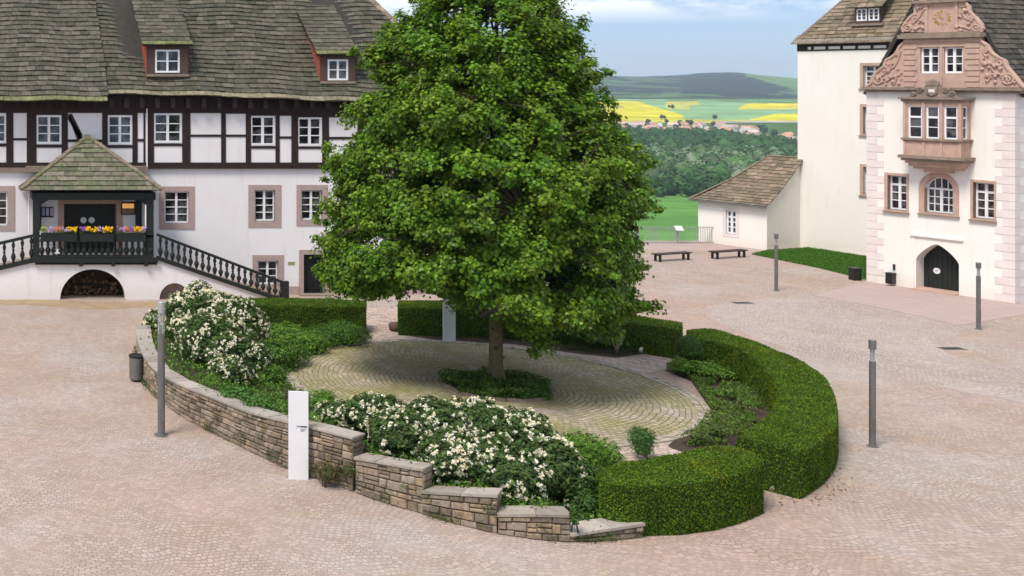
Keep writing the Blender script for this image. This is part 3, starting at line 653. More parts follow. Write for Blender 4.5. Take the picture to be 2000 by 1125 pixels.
# balustrades
def rail(p0, p1, w_=.07, hh=.11, name='handrail'):
    r_ = MB(); u_ = (p1-p0); r_.hexa([p0+V(0, -w_, -hh), p1+V(0, -w_, -hh), p1+V(0, w_, -hh), p0+V(0, w_, -hh)], [p0+V(0, -w_, 0), p1+V(0, -w_, 0), p1+V(0, w_, 0), p0+V(0, w_, 0)]); return r_
OB = .12
fl0, fl1 = px_(76, 500, OB)[0], px_(300, 500, OB)[0]; zt, zb = px_(0, 459, OB)[1], px_(0, 500, OB)[1]
rail(PF.p(fl0, zt, OB), PF.p(fl1, zt, OB)).build('handrail', M['porchwood'], porch); rail(PF.p(fl0, zb+.05, OB), PF.p(fl1, zb+.05, OB), .06, .12).build('bottom_rail', M['porchwood'], porch)
rr0, rr1 = PF.p(px_(306, 450)[0], px_(0, 455)[1], .02), PF.p(px_(556, 500)[0], px_(0, 550)[1], .02)
rb0, rb1 = PF.p(px_(306, 450)[0], px_(0, 500)[1], .02), PF.p(px_(548, 500)[0], px_(0, 582)[1], .02)
rail(rr0, rr1, .08, .14).build('handrail', M['porchwood'], porch)
rail(rb0+V(0, 0, .02), rb1+V(0, 0, .02), .09, .2).build('bottom_rail', M['porchwood'], porch)
lr0, lr1 = PF.p(px_(70, 450)[0], px_(0, 456)[1], .02), PF.p(px_(70, 450)[0]-8, px_(0, 456)[1]-8*.23, .02)
lb0, lb1 = lr0+V(0, 0, -1.32), lr1+V(0, 0, -1.32)
rail(lr0, lr1, .08, .14).build('handrail', M['porchwood'], porch); rail(lb0+V(0, 0, .15), lb1+V(0, 0, .15), .09, .22).build('bottom_rail', M['porchwood'], porch)
bal = [(.028, 0), (.035, .05), (.075, .22), (.082, .3), (.05, .42), (.028, .5), (.05, .56), (.03, .62), (.055, .75), (.06, .82), (.035, .93), (.035, 1)]
mb = MB(); mb.lathe((0, 0, 0), bal, 8); proto = mb.build('baluster', M['porchwood'], porch, True, True)
def baluster(p, h, w_=1.5, first=[True]):
    o = proto if first[0] else proto.copy()
    if not first[0]: S.collection.objects.link(o); o.parent = porch
    first[0] = False; o.location = p-porch.location; o.scale = (w_, w_, h)
for k in range(19):
    a = fl0+(fl1-fl0)*(k+.5)/19; baluster(PF.p(a, zb+.02, OB), zt-zb-.1, 1.8)
for k in range(21):
    t_ = (k+.6)/21.2; a = rb0.lerp(rb1, t_); b = rr0.lerp(rr1, t_); baluster(V(b.x, b.y, a.z+.02), b.z-a.z-.12)
for k in range(18):
    t_ = (k+.5)/18; a = lb0.lerp(lb1, t_); b = lr0.lerp(lr1, t_); baluster(V(b.x, b.y, a.z+.12), b.z-a.z-.22)
def post(x0, x1, y0, y1, o0, o1): q = pr(x0, y0, x1, y1); r_ = MB(); r_.fbox(PF, q[0], q[1], q[2], q[3], o0, o1); return r_.build('post', M['porchwood'], porch)
post(64, 77, 378, 512, -.05, .19); post(284, 299, 378, 512, -.05, .19); post(549, 563, 549, 582, -.1, .14)
post(272, 284, 388, 456, -1.3, -1.1); post(80, 84, 388, 456, -1.3, -1.15)
m = MB(); q = pr(62, 376, 303, 390); m.fbox(PF, q[0], q[1], q[2], q[3], -.0, .17); m.fbox(PF, q[0], q[0]+.2, q[2], q[3]-.003, -1.39, 0); m.fbox(PF, q[1]-.2, q[1], q[2], q[3]-.003, -1.39, 0)
m.fbox(PF, q[0]+.2, q[1]-.2, q[3]-.06, q[3]-.01, -1.39, -.001)
# tapering brackets
for s_, e_ in ((0, 1), (1, -1)):
    c0 = (q[0]+.28) if s_ == 0 else (q[1]-.3); m.prism(PF, [(c0, q[2]), (c0+e_*.55, q[2]), (c0, q[2]-.35)] if e_ > 0 else [(c0, q[2]), (c0, q[2]-.35), (c0+e_*.55, q[2])], .02, .12)
m.build('beam', M['porchwood'], porch)
# side panels: narrow white pipe outside left post
m = MB(); a = px_(56.5, 378, -.2); m.tube([PF.p(a[0], a[1], -.2), PF.p(a[0], px_(0, 455)[1], -.2)], .035, 8); m.build('white_pipe', M['white'], porch)
m = MB(); a = px_(284.5, 400, .2); m.tube([PF.p(a[0], a[1], .21), PF.p(a[0], px_(0, 445)[1], .21)], .035, 8); m.build('parasol_pole', M['white'], porch)
# porch roof: hipped front, ridge back to the wall
el, er = PF.p(*px_(40, 372, .45), .45), PF.p(*px_(317, 371, .45), .45); el.z = er.z = (el.z+er.z)/2
apx = px_(171, 268, -.75); ap = PF.p(apx[0], apx[1], -.75); wallD = 57-.14
ul = ap-(el+er)/2; mid_ = (er-el).length
fpos = plane_pos(el, er, V(0, ul.y, ul.z)*.97, V(0, -ul.z, ul.y*1).normalized()*(1 if ul.y > 0 else 1)); half = mid_/2
roof('roof', fpos, 11, lambda t: ((half-.25)*t, mid_-(half-.25)*t), M['roof'], porch, [(.135, .14, .088), (.115, .125, .075), (.16, .15, .105), (.18, .16, .125)], (.45, 1.1), .05)
m = MB(); bl, br_ = V(el.x, wallD, el.z), V(er.x, wallD, er.z); ar = V(ap.x, wallD, ap.z)
m.face([el, er, ap]); m.face([er, br_, ar, ap]); m.face([bl, el, ap, ar]); m.face([el+V(0, 0, -.02), bl+V(0, 0, -.02), br_+V(0, 0, -.02), er+V(0, 0, -.02)]); m.build('roof_boards', M['roofbase'], porch)
for sgn in (-1, 1):
    a = el if sgn < 0 else er; L = wallD-a.y; k_ = (ap-a); upv = V(ap.x-a.x, 0, ap.z-a.z); nn = V(-upv.z*1, 0, upv.x) if sgn > 0 else V(-upv.z, 0, upv.x)
    if nn.z < 0: nn = -nn
    nn.normalize(); ay = ap.y-a.y
    if sgn > 0: roof('roof', (lambda A_, u_, n_: (lambda s, t, h: A_+V(0, s, 0)+u_*t+n_*h))(a, upv, nn), 9, lambda t: (ay*t, L), M['roof'], porch, GREENS)
    else: roof('roof', (lambda A_, u_, n_: (lambda s, t, h: A_+V(0, -s, 0)+u_*t+n_*h))(V(a.x, wallD, a.z), upv, nn), 9, lambda t: (0, L-ay*t), M['roof'], porch, GREENS)
m = MB()
for a in (el, er):
    for k in range(9):
        p0 = a.lerp(ap, k/9)+V(0, 0, .04); p1 = a.lerp(ap, (k+1.1)/9)+V(0, 0, .03); m.hexa([p0+V(-.1, -.05, 0), p0+V(.1, -.05, 0), p1+V(.1, -.05, 0), p1+V(-.1, -.05, 0)], [p0+V(-.1, -.05, .08), p0+V(.1, -.05, .08), p1+V(.1, -.05, .06), p1+V(-.1, -.05, .06)], random.choice([(.24, .19, .15), (.2, .17, .12), (.15, .15, .09)]))
m.tube([ap+V(0, -.1, .02), ar+V(0, 0, .02)], .11, 7, True, (.22, .18, .14)); m.build('hip_slabs', M['roof_b'], porch)
m = MB(); q1 = LF.px(50, 324, .15); q2 = LF.px(285, 335, .15)
m.fbox(LF, q1[0], LF.px(90, 324, .15)[0], q2[1], q1[1], .13, .45); m.fbox(LF, LF.px(260, 324, .15)[0], q2[0], q2[1], q1[1], .13, .45); m.build('side_ledge', M['oldstone'], porch)
# back of the porch: stone door frame, dark doors with two round plates, boards
m = MB(); c0 = lr(113, 390, 125, 500); c1 = lr(227, 390, 240, 500)
m.fbox(LF, c0[0], pdoor[0], ZL, pdoor[3]+.2, -.3, .04); m.fbox(LF, pdoor[1], c1[1], ZL, pdoor[3]+.2, -.3, .04); m.fbox(LF, pdoor[0], pdoor[1], pdoor[3], pdoor[3]+.2, -.3, .038); m.build('door_surround', M['redstone2'], porch)
m = MB(); m.fbox(LF, pdoor[0], pdoor[1], ZL, pdoor[3], -.48, -.42); mc = (pdoor[0]+pdoor[1])/2
for k in range(2):
    for j in range(2): a = pdoor[0]+.1+(mc-pdoor[0])*k; m.fbox(LF, a, a+(mc-pdoor[0])-.2, ZL+.2+j*1.15, ZL+1.2+j*1.2, -.42, -.395)
dr = m.build('door', M['porchwood'], porch)
m = MB()
for x in (163, 179): q = LF.px(x, 430, -.38); m.disc(LF, q[0], q[1], .155, -.41, -.37)
m.build('round_plate', M['stele'], dr)
m = MB(); q = lr(80, 404, 104, 424); m.fbox(LF, *q, .002, .07); bd = m.build('menu_board', M['porchwood'], porch)
m = MB()
for k in range(3): w_ = (q[1]-q[0])/3; m.fbox(LF, q[0]+w_*k+.05, q[0]+w_*(k+1)-.02, q[2]+.08, q[3]-.05, .07, .078)
m.build('menu_sheets', simple('lilac_paper', (.38, .34, .52), (.5, .48, .6), 6), bd)
m = MB(); q = lr(236, 394, 264, 419); m.fbox(LF, *q, .002, .12); lb = m.build('lit_showcase', simple('bronze_case', (.06, .045, .03)), porch)
m = MB(); m.fbox(LF, q[0]+.06, q[1]-.08, q[3]-.32, q[3]-.08, .12, .126); m.build('picture', M['glow'], lb)
m = MB(); m.fbox(LF, q[0]+.06, q[1]-.08, q[2]+.06, q[3]-.36, .12, .126); m.build('picture', M['oldstone'], lb)
# window boxes with pansies on the rail: things of their own
def flowerbox(x0, x1, label, pals, seed):
    a, b = px_(x0, 455, .3)[0], px_(x1, 455, .3)[0]; z = px_(0, 458, .3)[1]; c = PF.p((a+b)/2, z, .3)
    o = thing('flower_box', label, 'flower box', c, 'pansy boxes hung along the porch rail'); r_ = MB(); r_.fbox(PF, a, b, z-.34, z+.06, .2, .4); r_.build('trough', M['porchwood'], o)
    n = int((b-a)*170); C = np.stack([rng.uniform(a, b, n), PD-.3+rng.uniform(-.14, .14, n), z+.06+rng.uniform(0, .2, n)], 1)
    leaves('foliage', C, np.tile([0, -.4, .8], (n, 1)), .035, pick([(.05, .11, .03), (.07, .14, .03)], n), M['shrubleaf'], o, .6)
    n = int((b-a)*62); C = np.stack([rng.uniform(a, b, n), PD-.36+rng.uniform(-.12, .1, n), z+.16+rng.uniform(0, .22, n)], 1)
    k = np.clip(((C[:, 0]-a)/(b-a)*len(pals)+rng.normal(0, .25, n)).astype(int), 0, len(pals)-1)
    rep = 4; cc = np.repeat(np.array(pals)[k], rep, 0); CC = np.repeat(C, rep, 0)+rng.normal(0, .022, (n*rep, 3)); leaves('blossoms', CC, np.tile([0, -.9, .4], (len(CC), 1)), .036, cc, M['petal'], o, .85, .2, .4)
YE, OR, PU, LI = (.85, .55, .02), (.85, .25, .03), (.33, .12, .55), (.55, .42, .8)
flowerbox(80, 150, 'flower box at the left end of the rail with lilac, orange and yellow pansies', [(.4, .5, .05), LI, (.5, .3, .4), OR, LI, YE, YE], 1)
flowerbox(156, 222, 'flower box at the middle of the rail with mostly yellow and purple pansies', [PU, YE, YE, LI, YE, YE], 2)
flowerbox(228, 284, 'flower box at the right end of the rail with orange, yellow and violet pansies', [PU, LI, OR, PU, YE, YE, LI], 3)
m = MB(); q = pr(105, 486, 118, 495, .2); m.fbox(PF, *q, .2, .22); tag(m.build('notice_card', M['stele']), 'small white card fixed to the balusters under the pansies', 'sign')
# ------------------------------------------------------------------ gabled castle wing
UX = (.39, -.92)
WF = Fr((48.5, 60.5), UX); TF = Fr((54.1, 72.2), UX); WL = WF.px(1982, 400)[0]; vdir = -WF.n
def gl(px, py, o=0): return WF.px(px, py, o)
wing = thing('castle_wing', 'white castle wing with pink corner blocks, carved clock gable, bay window and pointed gate', 'castle', (52, 58, 0))
def arch_fill(mb, F, a0, a1, func, ztop, dep, o=0, n=28, revmb=None):
    for k in range(n):
        a, b = a0+(a1-a0)*k/n, a0+(a1-a0)*(k+1)/n; za, zb_ = func(a), func(b)
        mb.face([F.p(a, za, o), F.p(b, zb_, o), F.p(b, ztop, o), F.p(a, ztop, o)])
        (revmb or mb).face([F.p(a, za, o), F.p(a, za, o-dep), F.p(b, zb_, o-dep), F.p(b, zb_, o)])
# openings
hl = rect(WF, 1734, 343, 1771, 410); hrr = rect(WF, 1901, 357, 1942, 427)
aw0, aw1 = gl(1806, 380)[0], gl(1862, 380)[0]; awm = (aw0+aw1)/2; awr = (aw1-aw0)/2; awb = gl(1833, 416)[1]; awt = gl(1834, 346)[1]; aws = awt-awr
dd0, dd1 = gl(1789, 540)[0], gl(1873, 540)[0]; ddm = gl(1829, 540)[0]; ddt = gl(1829, 477)[1]; dds = 1.55
def warch(a): return aws+math.sqrt(max(0, awr*awr-(a-awm)**2))
def darch(a):
    x = abs(a-ddm)/((ddm-dd0) if a < ddm else (dd1-ddm)); return dds+(ddt-dds)*max(0, 1-x**1.35)**.78
ZC = gl(1840, 178)[1]
w = MB(); wall_holes(w, WF, 0, WL, -.3, ZC, [hl, hrr, (aw0, aw1, awb, awt+.02), (dd0, dd1, 0, ddt+.02)])
reveal(w, WF, hl, .3); reveal(w, WF, hrr, .3)
arch_fill(w, WF, aw0, aw1, warch, awt+.02, .3)
for a in (aw0, aw1): w.face([WF.p(a, awb, 0), WF.p(a, aws, 0), WF.p(a, aws, -.3), WF.p(a, awb, -.3)])
w.face([WF.p(aw0, awb, 0), WF.p(aw1, awb, 0), WF.p(aw1, awb, -.3), WF.p(aw0, awb, -.3)])
arch_fill(w, WF, dd0, dd1, darch, ddt+.02, .72)
for a in (dd0, dd1): w.face([WF.p(a, 0, 0), WF.p(a, dds, 0), WF.p(a, dds, -.72), WF.p(a, 0, -.72)])
SFr = Fr(WF.p(WL, 0, 0), (.92, .39), (.39, -.92)); wall_holes(w, SFr, 0, 15, -.3, ZC, [])
SL = Fr(WF.p(0, 0, 0), (.92, .39), (-.39, .92)); wall_holes(w, SL, 0, 15, -.3, ZC, [])
w.build('wall', M['plaster_r'], wing)
# windows
def win_r(F, h, outer, rows, tr, parent, par_px=None):
    f = window(F, parent, h, 2, rows, .26, 0, fr=.07, mul=.12, mun=.045, transom=tr); surround(F, f, h, outer, .04, .26, 'redstone2'); return f
for h, oo in ((hl, (1728, 338, 1775, 414)), (hrr, (1896, 352, 1946, 431))):
    f = win_r(WF, h, rect(WF, *oo), 4, 3, wing); a0, a1, z0, z1 = rect(WF, *oo); m = MB(); m.fbox(WF, a0-.04, a1+.04, z0-.06, z0+.02, .03, .13); m.build('sill', M['oldstone'], f)
# arched window
m = MB(); q0, q1 = -.30, -.24; fr = .07
pts = [(aw0, awb), (aw1, awb)]+[(awm+awr*math.cos(t_), aws+awr*math.sin(t_)) for t_ in np.linspace(0, math.pi, 18)]
def ring(mb, F, am, zs, r0, r1, o0, o1, n=20, t0=0, t1=math.pi):
    for k in range(n):
        a, b = t0+(t1-t0)*k/n, t0+(t1-t0)*(k+1)/n; c_ = lambda r, t_: (am+r*math.cos(t_), zs+r*math.sin(t_))
        mb.prism(F, [c_(r0, a), c_(r1, a), c_(r1, b), c_(r0, b)], o0, o1)
ring(m, WF, awm, aws, awr-fr, awr-.004, q0, q1); m.fbox(WF, aw0+.004, aw0+fr, awb, aws, q0, q1); m.fbox(WF, aw1-fr, aw1-.004, awb, aws, q0, q1); m.fbox(WF, aw0+fr, aw1-fr, awb, awb+fr, q0, q1+.01)
m.fbox(WF, awm-.06, awm+.06, awb+fr, aws, q0, q1+.012); m.fbox(WF, aw0+fr, aw1-fr, aws-.05, aws+.05, q0, q1+.02)
for a in ((aw0+fr+awm-.06)/2, (aw1-fr+awm+.06)/2): m.fbox(WF, a-.022, a+.022, awb+fr, aws-.05, q0+.02, q1-.008)
for k in (1, 2): z = awb+fr+(aws-.05-awb-fr)*k/3; m.fbox(WF, aw0+fr, aw1-fr, z-.022, z+.022, q0+.021, q1-.01)
for a, t_ in ((awm-awr*.45, .85), (awm, 1), (awm+awr*.45, .85)): m.fbox(WF, a-.022, a+.022, aws+.05, aws+awr*t_*.97-.03, q0+.02, q1-.008)
f = m.build('window', M['white'], wing); m = MB(); m.prism(WF, pts, -.36, -.285); m.build('pane', M['glass'], f)
m = MB(); ring(m, WF, awm, aws, awr, awr+.24, -.24, .05); m.fbox(WF, aw0-.24, aw0, awb-.1, aws, -.24, .05); m.fbox(WF, aw1, aw1+.24, awb-.1, aws, -.24, .05); m.fbox(WF, aw0, aw1, awb-.1, awb, -.24, .048); m.build('window_surround', M['redstone2'], f)
m = MB(); m.fbox(WF, aw0-.28, aw1+.28, awb-.16, awb-.1, 0, .12); m.build('sill', M['oldstone'], f)
# gate
m = MB(); pts = [(dd0, 0), (dd1, 0)]+[(a, darch(a)) for a in np.linspace(dd1, dd0, 30)]; m.prism(WF, pts, -.78, -.70)
do = m.build('door', M['blackbox'], wing)
m = MB()
for k in range(9): a = dd0+(dd1-dd0)*k/9; zt_ = min(darch(a+.02), darch(a+(dd1-dd0)/9-.02)); m.fbox(WF, a+.012, a+(dd1-dd0)/9-.012, .03, zt_-.03, -.70, -.685)
m.build('door_boards', M['porchwood'], do)
q = WF.px(1830, 529, -.68); m = MB(); m.disc(WF, q[0], q[1], .155, -.69, -.66); pl = m.build('round_plate', M['stele'], do)
m = MB(); m.prism(WF, [(q[0]-.07, q[1]+.01), (q[0]-.02, q[1]-.05), (q[0]+.08, q[1]+.07), (q[0]+.06, q[1]+.08), (q[0]-.02, q[1]-.015), (q[0]-.055, q[1]+.03)], -.66, -.655); m.build('mark', M['ink'], pl)
m = MB(); m.fbox(WF, dd0-.0, dd1, .0, .07, -.72, .45); m.build('threshold', M['redstone2'], wing)
m = MB(); a, z = gl(1779, 456); b, z2 = gl(1882, 468); m.fbox(WF, a, b, z-.10, z-.0, 0, .10); m.fbox(WF, a+.05, a+.14, .0, z-.1, -.0, .035); m.build('hood_mould', M['plaster_r'], wing)
# quoins
nq = 25; qh = ZC/nq
for side in (0, 1):
    m = MB()
    for k in range(nq):
        z0, z1 = k*qh+.012, (k+1)*qh-.012
        wd = .78 if (k+side) % 2 else .48; a = 0 if side == 0 else WL
        if side == 0: m.fbox(WF, -.02, wd, z0, z1, -.3, .022)
        else: m.fbox(WF, WL-wd, WL+.02, z0, z1, -(.75 if k % 2 else .42), .022)
    m.build('quoin_column', M['quoin'], wing)
# cornice and gable
m = MB()
def cor(x0, x1, y0, y1, o0, o1, mb=None):
    a = gl(x0, 150)[0]; b = gl(x1, 150)[0]; (mb or m).fbox(WF, a, b, gl(1840, y1)[1], gl(1840, y0)[1], o0, o1)
cor(1690, 2001, 171, 176, -.4, .34); cor(1694, 1997, 176, 181, -.35, .22)
m.build('cornice', M['oldstone'], wing)
G1 = rect(WF, 1766, 74, 1914, 171); gz0 = gl(1840, 171)[1]; gz1 = gl(1840, 74)[1]; ga0, ga1 = gl(1766, 120)[0], gl(1914, 120)[0]
u1 = rect(WF, 1798, 92, 1834, 143); u2 = rect(WF, 1844, 92, 1881, 143)
gb = MB(); wall_holes(gb, WF, ga0, ga1, gz0, gz1, [u1, u2], .03); reveal(gb, WF, u1, .25, .03); reveal(gb, WF, u2, .25, .03)
for a, sgn in ((ga0, 1), (ga1, -1)): gb.face([WF.p(a, gz0, .03), WF.p(a, gz1, .03), WF.p(a, gz1, -.45), WF.p(a, gz0, -.45)])
wall_holes(gb, WF, ga0, ga1, gz0, gz1, [], -.45)
gb.v = [v for v in gb.v]; gab = gb.build('gable', M['redstone2'], wing)
m = MB()
for k in range(9):
    z = gz0+(gz1-gz0)*(k+.12)/9; hh = (gz1-gz0)/9*.78
    for a, b in ((ga0, ga0+.5+.1*(k % 2)), (ga1-.5-.1*(k % 2), ga1)): m.fbox(WF, a, b, z, z+hh, .03, .075)
a = gl(1839, 150)[0]; m.fbox(WF, a-.05, a+.05, gz0, u1[3]+.05, .03, .07); m.fbox(WF, u1[0]-.1, u2[1]+.1, u1[3]+.01, u1[3]+.09, .03, .09); m.fbox(WF, ga0, ga1, gz1-.18, gz1-.1, .03, .09)
m.build('rustication', M['redstone2'], gab)
for u_ in (u1, u2): window(WF, wing, u_, 2, 3, .14, .03, fr=.085, mul=.11, mun=.05)
m = MB(); cor(1758, 1921, 66, 74, -.4, .28, m); cor(1762, 1917, 63, 66, -.3, .16, m); cor(1788, 1890, -1, 5, -.35, .25, m); m.build('upper_cornice', M['oldstone'], wing)
def spiral(mb, ca, cz, r, turns, flip, o, th, start=0):
    pts = []; n = int(turns*14); 
    for k in range(n+1):
        t_ = k/n; an = start+2*math.pi*turns*t_*flip; q = r*(1-.82*t_); pts.append(WF.p(ca+q*math.cos(an), cz+q*math.sin(an), o))
    mb.tube(pts, th, 6); mb.tube([WF.p(ca, cz, o-.06), WF.p(ca, cz, o+.06)], r*.2, 8)
def knob(mb, x, y, r, o=.08):
    a, z = gl(x, y); i = len(mb.v); c = WF.p(a, z, o); q = IV*r*np.array([1, 1, U(.7, 1.3)])*(1+.15*rng.normal(0, 1, (len(IV), 1))*.5); mb.v += [tuple(np.array(c)+p_) for p_ in q]; mb.f += [tuple(int(t_)+i for t_ in f_) for f_ in IF]; mb.c += [(1, 1, 1)]*len(IF)
def volute(name, poly, sp, knobs, bands):
    m_ = MB(); m_.prism(WF, [gl(*p) for p in poly], -.32, .04); o_ = m_.build(name, M['redstone2'], wing)
    m_ = MB()
    for p0, p1 in zip(poly[:-1], poly[1:-1]): m_.tube([WF.p(*gl(*p0), .04), WF.p(*gl(*p1), .04)], .075, 6)
    for x, y, r, fl in sp: a, z = gl(x, y); spiral(m_, a, z, r, 1.7, fl, .07, .05, 1.5)
    for x, y, r in knobs: knob(m_, x, y, r)
    for b in bands: m_.tube([WF.p(*gl(*p), .07) for p in b], .045, 6)
    m_.build('carving', M['redstone2'], o_)
def rk(n, x0, y0, x1, y1, tri=None):
    out = []
    while len(out) < n:
        x, y = U(x0, x1), U(y0, y1)
        if tri is None or tri(x, y): out.append((x, y, U(.04, .1)))
    return out
volute('volute', [(1766, 83), (1757, 92), (1752, 104), (1742, 112), (1731, 118), (1727, 130), (1712, 142), (1704, 152), (1703, 162), (1692, 171), (1766, 171)],
       [(1717, 156, .26, 1), (1735, 127, .2, -1), (1755, 104, .13, 1)], rk(22, 1715, 110, 1762, 165, lambda x, y: (y-90) > (1766-x)*1.15), [[(1724, 148), (1735, 138), (1748, 130), (1755, 118), (1760, 100)], [(1730, 160), (1745, 150), (1760, 146)], [(1748, 140), (1752, 152), (1748, 165)]])
volute('volute', [(1914, 78), (1928, 88), (1937, 102), (1950, 112), (1960, 116), (1966, 130), (1975, 141), (1983, 150), (1990, 160), (2001, 171), (1914, 171)],
       [(1969, 155, .28, -1), (1951, 123, .2, 1), (1925, 98, .13, -1)], rk(24, 1920, 100, 1985, 166, lambda x, y: (y-85) > (x-1914)*1.05), [[(1960, 148), (1945, 142), (1935, 130), (1926, 112), (1920, 95)], [(1925, 150), (1940, 145), (1955, 145)], [(1936, 138), (1936, 150), (1930, 160)]])
# clock stage
c0, c1 = gl(1813, 35)[0], gl(1867, 35)[0]; z0, z1 = gl(1840, 63)[1], gl(1840, 5)[1]
m = MB(); m.fbox(WF, c0, c1, z0, z1, -.35, .05); m.build('clock_panel', M['redstone2'], wing)
m = MB(); m.fbox(WF, c0-.12, c0+.02, z0, z1, -.3, .1); m.fbox(WF, c1-.02, c1+.12, z0, z1, -.3, .1); m.fbox(WF, c0+.02, c1-.02, z1-.08, z1-.002, .05, .09); m.build('pilasters', M['redstone2'], wing)
ca, cz = gl(1840, 35, .06); m = MB(); m.disc(WF, ca, cz, .40, .05, .056, 28); ck = m.build('clock_face', M['redstone2'], wing)
m = MB(); NUM = ['XII', 'I', 'II', 'III', 'IIII', 'V', 'VI', 'VII', 'VIII', 'IX', 'X', 'XI']
for k, s_ in enumerate(NUM):
    an = math.pi/2-k*math.pi/6; er_, et = (math.cos(an), math.sin(an)), (math.sin(an), -math.cos(an)); x = -len(s_)*.028+.014
    def st(x0, y0, x1, y1):
        p0 = (ca+er_[0]*(.31+y0)+et[0]*x0, cz+er_[1]*(.31+y0)+et[1]*x0); p1 = (ca+er_[0]*(.31+y1)+et[0]*x1, cz+er_[1]*(.31+y1)+et[1]*x1)
        dx, dz = p1[0]-p0[0], p1[1]-p0[1]; L = math.hypot(dx, dz); ox, oz = -dz/L*.009, dx/L*.009; m.prism(WF, [(p0[0]-ox, p0[1]-oz), (p1[0]-ox, p1[1]-oz), (p1[0]+ox, p1[1]+oz), (p0[0]+ox, p0[1]+oz)], .056, .072)
    for ch in s_:
        if ch == 'I': st(x, -.065, x, .065); x += .036
        elif ch == 'V': st(x-.01, .065, x+.012, -.065); st(x+.034, .065, x+.012, -.065); x += .056
        else: st(x-.012, .065, x+.034, -.065); st(x+.034, .065, x-.012, -.065); x += .056
m.build('numerals', M['gold'], ck)
m = MB()
for an, L, w_ in ((math.radians(128), .27, .02), (math.radians(158), .2, .028)):
    dx, dz = math.cos(an), math.sin(an); m.prism(WF, [(ca-dx*.07+dz*w_*.6, cz-dz*.07-dx*w_*.6), (ca+dz*w_, cz-dx*w_), (ca+dx*L, cz+dz*L), (ca-dz*w_, cz+dx*w_), (ca-dx*.07-dz*w_*.6, cz-dz*.07+dx*w_*.6)], .074, .088)
m.disc(WF, ca, cz, .035, .07, .1, 10); m.build('clock_hands', M['gold'], ck)
volute('volute', [(1813, 0), (1797, 3), (1789, 14), (1788, 26), (1778, 34), (1768, 46), (1763, 56), (1766, 63), (1813, 63)], [(1774, 54, .24, 1), (1800, 10, .17, -1), (1788, 38, .13, 1)], rk(12, 1785, 15, 1812, 60), [[(1782, 44), (1795, 36), (1803, 22)], [(1786, 58), (1800, 52), (1810, 50)]])
volute('volute', [(1867, 0), (1884, 3), (1892, 12), (1895, 24), (1904, 32), (1914, 44), (1919, 56), (1916, 63), (1867, 63)], [(1908, 53, .24, -1), (1883, 8, .17, 1), (1896, 36, .13, -1)], rk(12, 1869, 15, 1896, 60), [[(1900, 42), (1886, 34), (1878, 20)], [(1897, 57), (1882, 52), (1870, 50)]])
m = MB(); m.prism(WF, [gl(1800, -1), gl(1878, -1), gl(1866, -35), gl(1855, -50), gl(1840, -75), gl(1825, -50), gl(1812, -35)], -.35, .05); m.build('gable_top', M['redstone2'], wing)
# wing roof
mid = WL/2; RZ = 17.3
def wroof(A, B, sgn, L):
    up = WF.u*(sgn*(mid+.3))+V(0, 0, RZ-ZC+.2); n_ = V(-sgn*WF.u.x*.9, -sgn*WF.u.y*.9, .43)
    roof('roof', plane_pos(A, B, up, n_), 28, lambda t: (0, L), M['roof'], wing, [(.075, .068, .055), (.095, .082, .066), (.06, .056, .048), (.11, .09, .07)], (.35, .7), .05)
    m_ = MB(); e_ = (B-A).normalized(); m_.hexa([A+n_*-.15, A+e_*L+n_*-.15, A+e_*L+up+n_*-.15, A+up+n_*-.15], [A+n_*-.01, A+e_*L+n_*-.01, A+e_*L+up+n_*-.01, A+up+n_*-.01]); m_.build('roof_boards', M['roofbase'], wing)
A = WF.p(WL+.3, ZC-.2, -.25); wroof(A, A+V(.92, .39, 0), -1, 14.5)
A = WF.p(-.3, ZC-.2, -.25); wroof(A, A+V(.92, .39, 0), 1, 14.5)
m = MB(); B2 = WF.p(0, 0, -15); m.face([WF.p(0, -.3, -15), WF.p(WL, -.3, -15), WF.p(WL, ZC, -15), WF.p(mid, RZ-.1, -15), WF.p(0, ZC, -15)]); m.build('rear_wall', M['plaster_r'], wing)
# bay window
OO = .85; o0, o1 = WF.px(1766, 240, OO)[0], WF.px(1877, 240, OO)[0]; oz = lambda y: WF.px(1820, y, OO)[1]
BFn = Fr(WF.p(0, 0, OO), UX); RFn = Fr(WF.p(o1, 0, OO), (.92, .39), (.39, -.92)); LFn = Fr(WF.p(o0, 0, 0), (-.92, -.39), (-.39, .92))
m = MB(); wh = [rect(BFn, x0, 207, x1, 271) for x0, x1 in ((1773, 1801), (1808, 1834), (1843, 1870))]; zz0, zz1 = oz(271), oz(207); wh = [(a, b, zz0, zz1) for a, b, _, _ in wh]
wall_holes(m, BFn, o0, o1, oz(312), oz(198), wh); sh = (.2, OO-.17, zz0, zz1); wall_holes(m, RFn, 0, OO, oz(312), oz(198), [sh]); wall_holes(m, LFn, 0, OO, oz(312), oz(198), [sh])
for h in wh: reveal(m, BFn, h, .15)
reveal(m, RFn, sh, .12); reveal(m, LFn, sh, .12)
bay = m.build('bay_window', M['redstone2'], wing)
for h in wh: window(BFn, bay, h, 1, 3, .08, 0, fr=.075, mun=.04, transom=2)
window(RFn, bay, sh, 1, 3, .08, 0, fr=.07, transom=2); window(LFn, bay, sh, 1, 3, .08, 0, fr=.07, transom=2)
def ledge(y0, y1, e, f, y2):
    m = MB(); m.fbox(BFn, o0-e, o1+e, oz(y1), oz(y0), -OO, e); m.fbox(BFn, o0-f, o1+f, oz(y2), oz(y1), -OO, f); m.build('ledge', M['oldstone'], bay)
ledge(190, 194, .2, .1, 199); ledge(271, 275, .11, .06, 277); ledge(305, 311, .2, .1, 316)
m = MB()
for k, (ya, yb, e0) in enumerate(((316, 321, -.02), (321, 327, -.12), (327, 332, -.26))): m.fbox(BFn, o0-e0, o1+e0, oz(yb), oz(ya), -OO, e0)
